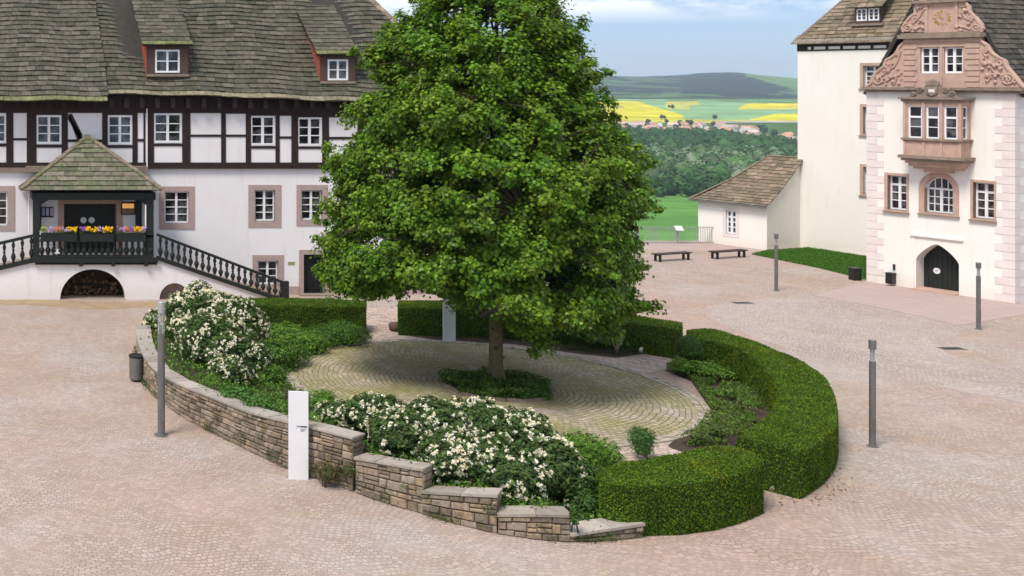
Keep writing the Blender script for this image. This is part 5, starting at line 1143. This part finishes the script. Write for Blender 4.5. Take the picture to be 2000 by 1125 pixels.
shrub('leafy_shrub', 'small round bush with fine leaves standing on the terrace near the hedge', 'bush', [blob(1254, 860, 32.4, 31, 27), blob(1255, 878, 32.3, 24, 16)], [(.07, .15, .045), (.09, .18, .05), (.05, .11, .035)], .045, 520, lumps=.35, aspect=.25)
shrub('ball_shrub', 'clipped round ball shrub at the far end of the crescent hedge', 'topiary', [blob(1345, 682, 41.6, 29, 27)], [(.05, .11, .022), (.065, .135, .025), (.04, .085, .02)], .035, 900, lumps=.08, core=.85)
shrub('leafy_shrub', 'low bush around the foot of the ball shrub', 'bush', [blob(1335, 716, 41.3, 30, 16), blob(1378, 722, 41, 36, 16)], MG, .05, 320, lumps=.45)
shrub('leafy_shrub', 'loose weedy bush in the middle of the right soil bed', 'bush', [blob(1425, 765, 38, 28, 16), blob(1455, 790, 36.8, 24, 13)], MG+[(.10, .13, .05)], .045, 200, lumps=.6, core=.3)
shrub('leafy_shrub', 'low yellowish bush between the terrace edge and the near end of the crescent hedge', 'bush', [blob(1400, 838, 34, 42, 14), blob(1360, 850, 33.6, 30, 10)], [(.10, .14, .035), (.08, .12, .03), (.12, .15, .05)], .045, 230, lumps=.6, core=.4)
shrub('leafy_shrub', 'low plant at the inner foot of the crescent hedge', 'bush', [blob(1410, 730, 40.5, 34, 11)], MG, .045, 220, lumps=.6, core=.3)
shrub('leafy_shrub', 'yellow green shade plant in front of the dark back hedge', 'bush', [blob(1170, 662, 45.3, 34, 14), blob(1190, 650, 45.3, 20, 16)], [(.09, .17, .03), (.07, .14, .03)], .055, 300, lumps=.5, core=.4)
shrub('trailing_plant', 'weeds growing out of the wall beside the white stele', 'wall plant', [blob(640, 925, 30.25, 34, 24), blob(682, 920, 29.95, 26, 22)], [(.07, .10, .03), (.05, .09, .025), (.10, .09, .04), (.13, .08, .045)], .04, 330, lumps=.5, core=.55, aspect=.3)
shrub('trailing_plant', 'bright ivy lying over the coping left of the white stele', 'wall plant', [blob(462, 768, 34.9, 32, 9), blob(508, 786, 33.9, 34, 8)], [(.08, .17, .04), (.10, .20, .05), (.06, .13, .03)], .055, 420, lumps=.4, core=.5, aspect=.6)
shrub('trailing_plant', 'ivy hanging over the last high wall step beside the hedge', 'wall plant', [blob(1122, 1014, 26.5, 9, 26)], [(.05, .11, .03), (.07, .13, .03)], .045, 500, lumps=.3, core=.5)
shrub('trailing_plant', 'moss and weeds in the joints of the lowest stone step', 'wall plant', [blob(955, 1000, 26.95, 18, 16), blob(830, 975, 27.9, 14, 14), blob(790, 955, 28.5, 10, 12)], [(.07, .09, .03), (.05, .08, .025)], .03, 260, lumps=.6, core=.0, aspect=.3, stems=False)
shrub('trailing_plant', 'weeds clinging to the stone wall face just left of the stele', 'wall plant', [blob(470, 862, 33.3, 16, 18), blob(540, 893, 31.9, 24, 13), blob(420, 825, 34.4, 9, 16)], [(.06, .08, .03), (.05, .08, .025)], .03, 240, lumps=.6, core=.0, aspect=.3, stems=False)
wp = []
for sg_ in SEG:
    q = curve_pts([p for p, _ in sg_], 120)
    for a_, b_ in zip(q, q[1:]):
        dv = (b_-a_); o_ = V(dv.y, -dv.x, 0).normalized(); k = int(max(0, noise.noise(a_*.9+V(4, 4, 4))+.12)*420*dv.length)
        for _ in range(k): t_ = random.random(); p = a_.lerp(b_, t_)+o_*abs(random.gauss(.03, .06)); wp.append((p.x, p.y, abs(random.gauss(0, .12))+.01))
wp = np.array(wp); tag(leaves('weeds', wp, rng.normal(0, 1, (len(wp), 3))*[1, 1, .4]+[0, -.4, .3], .035, pick([(.08, .12, .03), (.06, .10, .025), (.11, .11, .04)], len(wp), .3), M['shrubleaf'], None, .35, .15, .5), 'moss and small weeds along the foot of the curved stone wall', 'weeds', kind='stuff')
def gc(name, label, pts, n, size, pal, hmax=.14, zf=lambda x, y: .01):
    C = scatter([(G(*p).x, G(*p).y) for p in pts], n, zf); C[:, 2] += rng.uniform(0, hmax, n)
    k = np.array([noise.noise(Vector((q[0]*1.1, q[1]*1.1, 5))) for q in C]) > -.1; C = C[k]
    tag(leaves(name, C, np.tile([0, 0, .6], (len(C), 1)), size, pick(pal, len(C), .3), M['shrubleaf'], None, .45, .2, .8), label, 'ground cover', kind='stuff')
gc('weeds', 'patchy weeds and seedlings on the soil bed inside the crescent hedge', [(1300, 720), (1345, 702), (1420, 700), (1500, 760), (1505, 800), (1440, 870), (1340, 875), (1388, 800), (1350, 745)], 20000, .045, MG+[(.12, .14, .06), (.10, .09, .05)], .2)
gc('weeds', 'thin ground cover in the shade before the dark back hedge', [(790, 650), (880, 662), (1000, 668), (1120, 686), (1205, 696), (1300, 686), (1200, 672), (1000, 655), (860, 645)], 6000, .045, [(.05, .08, .03), (.07, .10, .035), (.10, .08, .05)], .14)
gc('weeds', 'green ground cover in the left bed between bushes and terrace', [(470, 610), (712, 645), (728, 658), (640, 686), (575, 722), (545, 765), (500, 740), (470, 680)], 12000, .05, MG+DG, .22, lambda x, y: soilz(x, y) if x < 12.5 else .01)
def soil_gc():
    xs = []
    for A_, B_ in zip(grid, grid[1:]):
        for k in range(rowsN):
            for q in range(14): t_, s_ = random.random(), random.random(); xs.append(tuple(A_[k].lerp(B_[k], t_).lerp(A_[k+1].lerp(B_[k+1], t_), s_)))
    C = np.repeat(np.array(xs), 10, 0); C += rng.normal(0, .14, C.shape)*[1, 1, 0]; C[:, 2] += rng.uniform(0, .2, len(C))
    tag(leaves('weeds', C, np.tile([0, 0, .6], (len(C), 1)), .055, pick(DG+MG, len(C), .3), M['shrubleaf'], None, .5, .2, .8), 'leafy ground cover on the raised soil bank behind the stone wall', 'ground cover', kind='stuff')
soil_gc()

# ------------------------------------------------------------------ the linden tree
TB = G(968, 746)
def tree():
    o = thing('linden_tree', 'huge dense green linden tree standing in the middle of the round cobbled bed', 'tree', TB)
    SC = TB.y/FP; st = math.sqrt(1+(TB.x/TB.y)**2)
    Yl = [-110, -60, -20, 20, 60, 100, 150, 200, 245, 275, 305, 350, 400, 450, 500, 545, 575, 600, 625, 650]
    Lx = [925, 868, 826, 812, 766, 722, 734, 700, 682, 728, 652, 668, 632, 655, 628, 620, 640, 790, 840, 900]
    Rx = [1010, 1060, 1085, 1112, 1138, 1152, 1160, 1178, 1202, 1226, 1250, 1266, 1262, 1250, 1254, 1245, 1255, 1262, 1200, 1100]
    cx = 968
    def rad(y, phi):
        l, r = np.interp(y, Yl, Lx), np.interp(y, Yl, Rx); l, r = (cx-l)*SC/1.05, (r-cx)*SC/1.18; w_ = (math.cos(phi)+1)/2; w_ = w_*w_*(3-2*w_); return l*(1-w_)+r*w_
    cl = []; tries = 0; boughs = []
    def add(p, r): cl.append((p, r))
    LIM = ([600, 760, 800, 850, 880, 950, 985, 1040, 1090, 1190, 1230, 1300], [583, 580, 560, 572, 585, 600, 640, 655, 640, 640, 612, 605])
    def low(q, cr): return HY+(CH-q.z+cr*.6)*FP/q.y > np.interp(q.x/q.y*FP+PPX, *LIM)
    while len(boughs) < 330 and tries < 60000:          # boughs, each a lobe of its own
        tries += 1; y = U(-105, 640); phi = U(0, 2*math.pi); R0 = rad(y, phi)
        if random.random() > R0/6.6: continue
        br = U(.48, 1.12); inner = random.random() < .16; fr_ = U(.4, .7) if inner else 1
        rr = max(.1, R0*fr_-br*1.0); q = V(TB.x+rr*math.cos(phi-.40), TB.y+rr*math.sin(phi-.40)*.95, CH-(y-HY)*SC)
        if any((q-p_).length < (br+b2)*.70 for p_, b2 in boughs): continue
        if noise.noise(q*.6+V(3, 1, 7)) < -.22: continue
        boughs.append((q, br)); out = (q-V(TB.x, TB.y, q.z-1.0)); out.normalize()
        n = int(9*br*br)+3; k = 0; t_ = 0
        while k < n and t_ < 80:
            t_ += 1; d = Vector(norm(rng.normal(0, 1, (1, 3)))[0])
            if d.dot(out) < -.25 or d.z < -.55: continue
            cr = U(.28, .52)*(.8+.25*br); ex = U(.45, 1.05); p = q+V(d.x*br*ex, d.y*br*ex, d.z*br*.78*ex-.1)
            if low(p, cr): continue
            add(p, cr); k += 1
            if not inner and random.random() < .4:       # a shoot standing out of the lobe
                s2 = p+(out*U(.35, .75)+V(U(-.3, .3), U(-.3, .3), U(-.35, .3))); c2 = U(.13, .24)
                if not low(s2, c2): add(s2, c2)
    for x, y, d, r in [(1040, 640, 38.5, .55), (1060, 672, 38.6, .38), (1045, 690, 38.7, .2), (1000, 610, 38.6, .6), (1085, 615, 38.2, .6), (1130, 625, 38.2, .6), (1180, 640, 38.4, .5), (1200, 655, 38.6, .35), (900, 585, 39, .5), (1250, 600, 39, .4), (1280, 600, 39.6, .28),
                       (765, 565, 40, .5), (720, 555, 40.5, .55), (660, 560, 41, .5), (640, 545, 41, .3), (650, 315, 41, .3), (665, 330, 41, .4), (690, 215, 41, .4), (680, 235, 41, .35), (727, 105, 41, .4), (745, 90, 41, .45), (632, 405, 41, .35), (650, 400, 41, .45), (950, 600, 39, .6), (1100, 585, 38.5, .7), (1160, 600, 38.5, .6)]:
        add(P(x, y, d), r)
    # limbs
    m = MB(); tz_ = [0, .15, .6, 1.6, 3.2, 6, 9, 12, 14.6]; tr = [.38, .29, .24, .225, .21, .18, .14, .08, .03]; tx = [0, 0, .01, .02, -.03, .05, -.05, .06, .02]
    trunk = [TB+V(tx[k], tx[k]*.5, tz_[k]-.03) for k in range(9)]; m.tube(trunk[:5], tr[:5], 18)
    for k in range(5): a = k*1.25+.3; m.tube([TB+V(.5*math.cos(a), .5*math.sin(a), -.02), TB+V(.3*math.cos(a), .3*math.sin(a), .1), TB+V(.18*math.cos(a), .18*math.sin(a), .5)], [.05, .11, .1], 8)
    for k in range(9): a = U(0, 6.28); z = U(.8, 2.0); m.tube([TB+V(.2*math.cos(a), .2*math.sin(a), z), TB+V(.3*math.cos(a), .3*math.sin(a), z+.06)], [.07, .035], 6)
    m.build('trunk', M['bark'], o, True)
    def tpt(z): return V(*(float(np.interp(z, tz_, [q[i] for q in trunk])) for i in (0, 1)), z), float(np.interp(z, tz_, tr))
    m = MB(); m.tube(trunk[4:], tr[4:], 12)
    limbs = []
    for k in range(46):
        z = 2.3+11.3*(k/45)**1.05; a = k*2.4+U(-.3, .3); y = HY+(CH-min(z+1.0, 15.3))/SC; R0 = rad(y, a)*.78; p0, r0 = tpt(z); mid_ = p0+V(math.cos(a-.4)*R0*.5, math.sin(a-.4)*R0*.5, U(.5, 1.1)); end = p0+V(math.cos(a-.4)*R0, math.sin(a-.4)*R0, U(.6, 1.4) if z > 4 else U(0, .6))
        L = curve_pts([p0, p0.lerp(mid_, .5)+V(0, 0, .25), mid_, end], 9); L = [q+V(U(-.05, .05), U(-.05, .05), 0) if 0 < i < 8 else q for i, q in enumerate(L)]; rb = max(.05, r0*.5); m.tube(L, [rb*(1-.85*i/8) for i in range(9)], 7); limbs.append((L, rb))
    for p, r in cl:                # a twig to every clump
        best = None; bd = 1e9
        for L, rb in limbs:
            for i in range(2, 9):
                dd_ = (L[i]-p).length+.25*abs(L[i].z-p.z)+(2 if L[i].z > p.z+1.2 else 0)
                if dd_ < bd: bd = dd_; best = L[i]
        if bd < 4.5: m.tube([best, best.lerp(p, .5)+V(0, 0, .08), p], [.028, .018, .006], 4, False)
    m.build('branches', M['branch'], o)
    Cs, Ns, cols = [], [], []; ax = np.array([TB.x, TB.y, 6.0])
    pal = [(.115, .22, .015), (.14, .26, .017), (.085, .17, .014), (.175, .305, .022), (.065, .135, .013)]
    for p, r in cl:
        n = int(450*r*r*1.9)+34; d = norm(rng.normal(0, 1, (n, 3))+np.array([0, 0, .35])); p = np.array(p); outw = (p-ax); outw[2] *= .5; outw /= max(.1, np.linalg.norm(outw))
        lum = np.array([noise.noise(Vector(q*2.1+p)) for q in d]); rad_ = r*(1+.7*lum)*rng.uniform(.35, 1.22, n)
        pos = p+d*rad_[:, None]*np.array([1.05, 1.05, .82]); pos[:, 2] -= .12*(np.hypot(d[:, 0], d[:, 1]))**2*r
        Cs.append(pos); Ns.append(d*.55+outw*.55+np.array([0, 0, .55])); k = U(.75, 1.25); c = pick(pal, n, .2)*k; c[:, 0] *= U(.85, 1.2); cols.append(c)
    Cs = np.concatenate(Cs); Ns = np.concatenate(Ns); cols = np.concatenate(cols); print('tree clumps', len(cl), 'leaves', len(Cs))
    leaves('crown', Cs, Ns, .070, np.clip(cols, 0, 1), M['leaf'], o, .78, .22, .42, .5)
tree()
# ------------------------------------------------------------------ furniture
def lamp(name, label, x, y, h, r, head, capr=1.15, group='slim grey lamp posts in the courtyard', tall=False):
    p = G(x, y); o = thing(name, label, 'lamp post', p, group); m = MB(); hp = h*(1-head); m.lathe(p, [(r*1.9, 0), (r*1.9, .012), (r*1.12, .014)], 18); m.box(p.x-r*.5, p.x+r*.5, p.y-r*1.06, p.y-r*.8, .45, .85)
    m.lathe(p, [(r*1.12, 0), (r*1.12, .04), (r, .05), (r, hp)], 18); m.build('pole', M['steel'], o, False)
    m = MB(); hc = h*.085
    if tall: m.lathe(p+V(0, 0, hp), [(r*.93, 0), (r*.93, h-hp-hc)], 16); m.build('lamp_glass', M['clear'], o)
    m = MB(); rr = r*.55 if not tall else r*.8
    for k in range(4): a = k*math.pi/2+.5; q = p+V(math.cos(a)*rr, math.sin(a)*rr, hp); m.tube([q, q+V(0, 0, h-hp-hc)], .014, 5)
    if not tall: m.lathe(p+V(0, 0, hp), [(r*.6, 0), (r*.6, .03)], 12)
    m.build('struts', M['palesteel'], o)
    m = MB(); m.lathe(p+V(0, 0, h-hc), [(r*(capr), 0), (r*capr, hc*.95), (r*capr*.9, hc)], 18); m.build('cap', M['steel'] if not tall else M['palesteel'], o); return o
lamp('lamp_post', 'tall grey lamp post with long glass head beside the curved stone wall', 315, 850, 4.1, .115, .245, 1.0, tall=True)
lamp('lamp_post', 'dark grey lamp post alone on the cobbles right of the crescent hedge', 1704, 872, 3.17, .083, .20)
lamp('lamp_post', 'lamp post on the far cobbles in front of the lawn and annex', 1516, 568, 2.93, .08, .20)
lamp('lamp_post', 'lamp post before the white gabled wing, right of the pointed gate', 1911, 643, 2.9, .08, .20)
def stele(label, xb, yb, h, w_, rot):
    p = G(xb, yb); o = thing('stele', label, 'information stele', p); u_ = (math.cos(rot), math.sin(rot)); F = Fr((p.x, p.y), u_); m = MB(); m.fbox(F, -w_/2, w_/2, 0, h, -.07, .0); m.build('panel', M['stele'], o)
    m = MB(); z = h*.60
    m.fbox(F, -.03, .03, z, z+.03, .0, .003); m.fbox(F, .045, w_/2-.03, z-.01, z+.035, 0, .003); m.fbox(F, -.05, -.045, z-.04, z+.06, 0, .003)
    for k in range(4): m.fbox(F, .05, w_/2-.05-.02*k, z-.055-.022*k, z-.047-.022*k, 0, .003)
    m.build('lettering', M['ink'], o); return o
stele('tall white information stele standing in front of the curved stone wall', 583, 937, 2.4, .52, -.16)
stele('pale grey white stele in the shade of the tree before the back hedge', 878, 669, 2.15, .52, .05)
# litter bin
p = G(266, 744); o = thing('litter_bin', 'dark grey cylindrical litter bin at the left end of the stone wall', 'litter bin', p)
m = MB(); m.lathe(p+V(0, 0, .06), [(.2, 0), (.24, .04), (.255, .80), (.24, .82)], 22); m.build('body', M['steel'], o); m = MB(); m.lathe(p+V(0, 0, .88), [(.27, 0), (.275, .05), (.2, .08), (.2, .06)], 22); m.build('rim', M['blackbox'], o)
m = MB(); m.lathe(p, [(.14, 0), (.14, .08)], 14); m.build('foot', M['blackbox'], o)
# benches
def bench(label, x0, y0, x1, y1):
    a, b = G(x0, y0), G(x1, y1); c = (a+b)/2; o = thing('park_bench', label, 'bench', c, 'backless benches by the railing'); u_ = (b-a).normalized(); F = Fr((a.x, a.y), (u_.x, u_.y)); L = (b-a).length; m = MB()
    for k in range(4): m.fbox(F, -.12, L+.12, .40, .46, -.50+.125*k, -.395+.125*k)
    m.build('seat', M['benchwood'], o)
    for s_ in (.12, L-.12):
        m = MB(); m.fbox(F, s_-.05, s_+.05, 0, .40, -.14, -.04); m.fbox(F, s_-.05, s_+.05, 0, .40, -.46, -.36); m.fbox(F, s_-.04, s_+.04, .33, .399, -.36, -.14); m.build('leg', M['blackbox'], o)
bench('dark backless bench on the left, closer to the tree crown', 1289, 512, 1350, 508); bench('dark backless bench on the right, closer to the white annex', 1401, 507, 1459, 503)
m = MB(); p = G(1670, 547); m.box(p.x-.2, p.x+.2, p.y-.2, p.y+.2, 0, .62); m.box(p.x-.215, p.x+.215, p.y-.215, p.y+.215, .62, .66); m.box(p.x-.17, p.x+.17, p.y-.21, p.y-.2, .08, .55); tag(m.build('black_bin', M['blackbox']), 'small black square bin on the paving at the corner of the lawn', 'bin')
# railing at the edge of the terrace
fo = thing('railing', 'light grey vertical bar railing along the edge of the hilltop courtyard', 'railing', (38, 75, 0)); FX0, FX1, FY = 26.5, G(1395, 474).x, G(1395, 475).y
m = MB(); x = FX0
while x < FX1: m.box(x-.012, x+.012, FY-.012, FY+.012, .06, 1.04); x += .145
m.build('bars', M['palesteel'], fo); m = MB(); m.box(FX0, FX1, FY-.025, FY+.025, 1.04, 1.08); m.box(FX0, FX1, FY-.02, FY+.02, .05, .09); m.build('rail', M['palesteel'], fo)
for k in range(10): m = MB(); x = FX0+(FX1-FX0)*k/9; m.box(x-.03, x+.03, FY-.03, FY+.03, 0, 1.038); m.build('post', M['palesteel'], fo)
p = P(1326, 446, FY-.2); o = thing('info_board', 'small white information board tilted on top of the railing', 'information board', p); m = MB(); m.hexa([p+V(-.24, -.16, -.14), p+V(.24, -.16, -.14), p+V(.24, .16, .12), p+V(-.24, .16, .12)], [p+V(-.24, -.17, -.11), p+V(.24, -.17, -.11), p+V(.24, .15, .15), p+V(-.24, .15, .15)]); m.build('panel', M['stele'], o)
m = MB(); m.tube([V(p.x, p.y, 0), V(p.x, p.y, p.z)], .03, 6); m.build('post', M['palesteel'], o)
# drains, boulder, marker
for lab, x, y, w_ in (('iron drain grate at the tip of the pink paving island', 1859, 681, .45), ('iron drain cover on the cobbles in front of the two benches', 1451, 592, .45)):
    p = G(x, y); m = MB(); m.box(p.x-w_, p.x+w_, p.y-.2, p.y+.2, .0, .016); 
    o = m.build('drain_grate', M['steel']); tag(o, lab, 'drain'); m = MB()
    for k in range(7): a = p.x-w_+.06+k*(2*w_-.12)/7; m.box(a, a+.07, p.y-.15, p.y+.15, .016, .024)
    m.build('slots', M['blackbox'], o)
def rock(label, x, y, sx, sz, col):
    p = G(x, y); v = IV*np.array([sx, sx*.8, sz])*(1+.45*np.array([noise.noise(Vector(q*1.5+p)) for q in IV]))[:, None]+np.array([p.x, p.y, sz*.7]); v[:, 2] = np.maximum(v[:, 2], 0); v = np.sign(v-np.array(p))*np.abs(v-np.array(p))+np.array(p)
    tag(mkmesh('boulder', v, IF, simple('rock', col, None, 4, .95, .6, 12), None, None), label, 'boulder')
rock('small brown boulder at the left end of the dark back hedge', 771, 647, .26, .24, (.13, .085, .06)); rock('pale knee high stone between the near hedge and the crescent hedge', 1515, 960, .17, .15, (.27, .23, .18)); rock('little white stone on the soil before the right end of the back hedge', 1253, 690, .09, .17, (.7, .68, .64))
# bare twig shrub
p = G(1204, 690); o = thing('twig_shrub', 'bare pale twigs sticking up from the soil beside the back hedge', 'shrub', p); m = MB()
for k in range(11): a = U(0, 6.28); L = U(.5, .95); q = [p, p+V(.1*math.cos(a), .1*math.sin(a), L*.5), p+V(.28*math.cos(a), .2*math.sin(a), L)]; m.tube(q, [.016, .011, .004], 5)
m.build('twigs', simple('pale_twig', (.35, .28, .2)), o)
# fallen leaves
C = np.array([tuple(G(random.gauss(1590, 40), random.gauss(945, 24))) for _ in range(160)]); C[:, 2] = .02
tag(leaves('leaf_litter', C, np.tile([0, 0, 1], (len(C), 1)), .035, pick([(.10, .06, .03), (.07, .04, .02)], len(C)), M['shrubleaf'], None, .6, .2, .2), 'scattered dark dead leaves on the cobbles by the crescent hedge', 'fallen leaves', kind='stuff')

# ------------------------------------------------------------------ the valley: wood, village, trees
def wood():
    cr, sc, cl = [], [], []; 
    def row(d0, d1, n, pal, rmin, rmax, lim=None):
        k = 0
        while k < n:
            d = math.sqrt(U(d0*d0, d1*d1)); r = U(.28, .95); px = r*FP+PPX
            if lim and not lim(px, d): k += .2; continue
            cr.append((r*d, d, terr(r, d))); sc.append(U(rmin, rmax)); c = np.array(random.choice(pal))*U(.7, 1.3); cl.append(c); k += 1
    dk = [(.032, .082, .026), (.04, .095, .03), (.026, .066, .024)]; lt = [(.085, .14, .06), (.11, .16, .085), (.06, .12, .04), (.15, .19, .12)]
    row(735, 835, 330, dk, 2.5, 5); row(830, 1180, 1700, lt+lt+dk, 5, 8.5); row(1180, 1800, 3300, dk, 6, 10, lambda px, d: d < 1640-max(0, px-1380)*2.0)
    V0, F0 = ico_np(1); vs, fs, cs = [], [], []; off = 0; LC, LN, LCc = [], [], []
    for (x, y, z), s, c in zip(cr, sc, cl):
        v = V0*np.array([s, s, s*1.05])*(1+.22*rng.normal(0, 1, (len(V0), 1)))+np.array([x, y, z+s*1.0]); vs.append(v); fs.append(F0+off); off += len(v); q = np.ones((len(v), 4)); q[:, :3] = c; cs.append(q)
        n = 46; d = norm(rng.normal(0, 1, (n, 3))+[0, -.3, .4]); LC.append(np.array([x, y, z+s*1.0])+d*s*rng.uniform(.85, 1.2, (n, 1))*[1, 1, 1.1]); LN.append(d+[0, 0, .3]); LCc.append(np.tile(c, (n, 1))*rng.uniform(.65, 1.5, (n, 1)))
    t = NT('wood_canopy', 1); v = t.attr(); t.col(v); t.b.inputs['Specular IOR Level'].default_value = 0
    o = mkmesh('wood', np.concatenate(vs), np.concatenate(fs), t.m, None, np.concatenate(cs)); tag(o, 'broad wood of dark and pale green trees filling the valley below', 'forest', kind='stuff')
    tag(leaves('wood_foliage', np.concatenate(LC), np.concatenate(LN), 1.3, np.concatenate(LCc), t.m, None, .7, .2, .5), 'ragged leafy treetops of the valley wood', 'forest foliage', kind='stuff')
wood()
WALLC = [(.85, .83, .80), (.78, .70, .60), (.84, .82, .84)]; ROOFC = [(.60, .30, .20), (.46, .30, .25), (.42, .40, .40), (.66, .50, .42)]
wm = [simple('house_wall_paint', c, None, .2, .9, 0) for c in WALLC]; rm = [simple('house_roof_tiles', c, None, .2, .9, 0) for c in ROOFC]
RN = ['orange red', 'dark red', 'grey', 'pale red']; WN = ['white', 'beige', 'off white']
def village():
    protos = {}
    for wi in range(3):
        for ri in range(4):
            for si, (L, D, H, RH_) in enumerate([(10, 8, 5.5, 3), (15, 9, 6.5, 3.2)]): protos[wi, ri, si] = (L, D, H, RH_, None)
    seen = {}; n = 0
    while n < 125:
        px = U(1175, 1556); d0 = 1700-max(0, px-1400)*2.1; d = U(d0, d0+330); r = (px-PPX)/FP
        if px > 1340 and px < 1400 and random.random() < .5: continue
        key = (random.randrange(3), random.choice([0, 0, 1, 1, 2, 3]), random.randrange(2)); L, D, H, RH_, me = protos[key]; z = terr(r, d)-.3
        lab = f"{'long' if key[2] else 'small'} {WN[key[0]]} house with {RN[key[1]]} roof in the distant village"; grp = f"{'long' if key[2] else 'small'} {WN[key[0]]} houses with {RN[key[1]]} roofs in the village"
        if me is None:
            o = thing('village_house', lab, 'house', (0, 0, 0), grp); m = MB(); m.box(-L/2, L/2, -D/2, D/2, 0, H); m.face([(-L/2, -D/2, H), (-L/2, D/2, H), (-L/2, 0, H+RH_)]); m.face([(L/2, -D/2, H), (L/2, D/2, H), (L/2, 0, H+RH_)]); m.build('wall', wm[key[0]], o, False, True)
            m = MB(); k = .5
            for s_ in (-1, 1): m.hexa([(-L/2-k, s_*(D/2+k), H-.4), (L/2+k, s_*(D/2+k), H-.4), (L/2+k, 0, H+RH_), (-L/2-k, 0, H+RH_)], [(-L/2-k, s_*(D/2+k), H-.1), (L/2+k, s_*(D/2+k), H-.1), (L/2+k, 0, H+RH_+.3), (-L/2-k, 0, H+RH_+.3)])
            m.box(L*.2, L*.2+.8, .4, 1.2, H+RH_*.4, H+RH_+1.2); m.build('roof', rm[key[1]], o, False, True)
            m = MB()
            for s_ in (-1, 1):
                for q in (-.32, 0, .32):
                    for zz in (1.0, 3.4): m.box(q*L-.55, q*L+.55, s_*(D/2)-.03, s_*(D/2)+.03, zz, zz+1.3)
            m.build('windows', M['glass'], o, False, True)
            protos[key] = (L, D, H, RH_, o)
        else: o = copy_tree(me); tag(o, lab, 'house', grp)
        o.location = (r*d, d, z); o.rotation_euler = (0, 0, U(-1.2, 1.2)); n += 1
    # trees between the houses and on the fields
    V0, F0 = ico_np(2); k = 0; pr2 = []
    for q in range(3):
        o = thing('round_tree', 'small dark round tree', 'tree', (0, 0, 0)); s = 1; v = V0*np.array([1, 1, 1.15])*(1+.13*rng.normal(0, 1, (len(V0), 1)))+np.array([0, 0, 1.6]); c = np.ones((len(v), 4)); c[:, :3] = [(.03, .06, .022), (.045, .085, .03), (.025, .05, .022)][q]
        mkmesh('crown', v, F0, M['shrubleaf'], o, c, False, True); m = MB(); m.tube([V(0, 0, 0), V(0, 0, 1.2)], [.12, .08], 5); m.build('trunk', M['branch'], o, False, True); pr2.append([o, False])
    lone = [(1314, 213, 4), (1307, 211, 3), (1396, 234, 4), (1292, 233, 3.5), (1298, 233, 3)]
    for k in range(42):
        if k < len(lone): px, py, s = lone[k]; lab, grp = 'lone dark tree standing on the fields beyond the village', 'lone trees on the distant fields'
        else: px = U(1175, 1556); py = None; s = U(2.8, 4.6); lab, grp = 'dark garden tree between the houses of the distant village', 'garden trees in the distant village'
        r = (px-PPX)/FP
        if py:
            d = min(np.linspace(2050, 3200, 200), key=lambda q: abs(HY+(CH-terr(r, q))*FP/q-py))
        else: d0 = 1760-max(0, px-1400)*2.1; d = U(d0-30, d0+350)
        e = random.choice(pr2)
        if not e[1]: o = e[0]; e[1] = True
        else: o = copy_tree(e[0])
        tag(o, lab, 'tree', grp); o.location = (r*d, d, terr(r, d)-.3); o.scale = (s, s, s)
    for e in pr2:
        if not e[1]:
            for ch in [x for x in bpy.data.objects if x.parent == e[0]]: bpy.data.objects.remove(ch)
            bpy.data.objects.remove(e[0])
village()
# air between the castle and the far hills
m = MB(); m.box(-3200, 10300, -40, 7900, -130, 120); hz = m.build('haze', bpy.data.materials.new('haze_air')); mt = hz.data.materials[0]; mt.use_nodes = True; nt = mt.node_tree; nt.nodes.clear()
ou = nt.nodes.new('ShaderNodeOutputMaterial'); pv = nt.nodes.new('ShaderNodeVolumePrincipled'); pv.inputs['Color'].default_value = (.78, .88, 1, 1); pv.inputs['Density'].default_value = .000085; pv.inputs['Anisotropy'].default_value = .2; nt.links.new(pv.outputs[0], ou.inputs['Volume'])
tag(hz, kind='stuff'); hz['label'] = 'thin pale blue haze over the valley'; hz['category'] = 'haze'
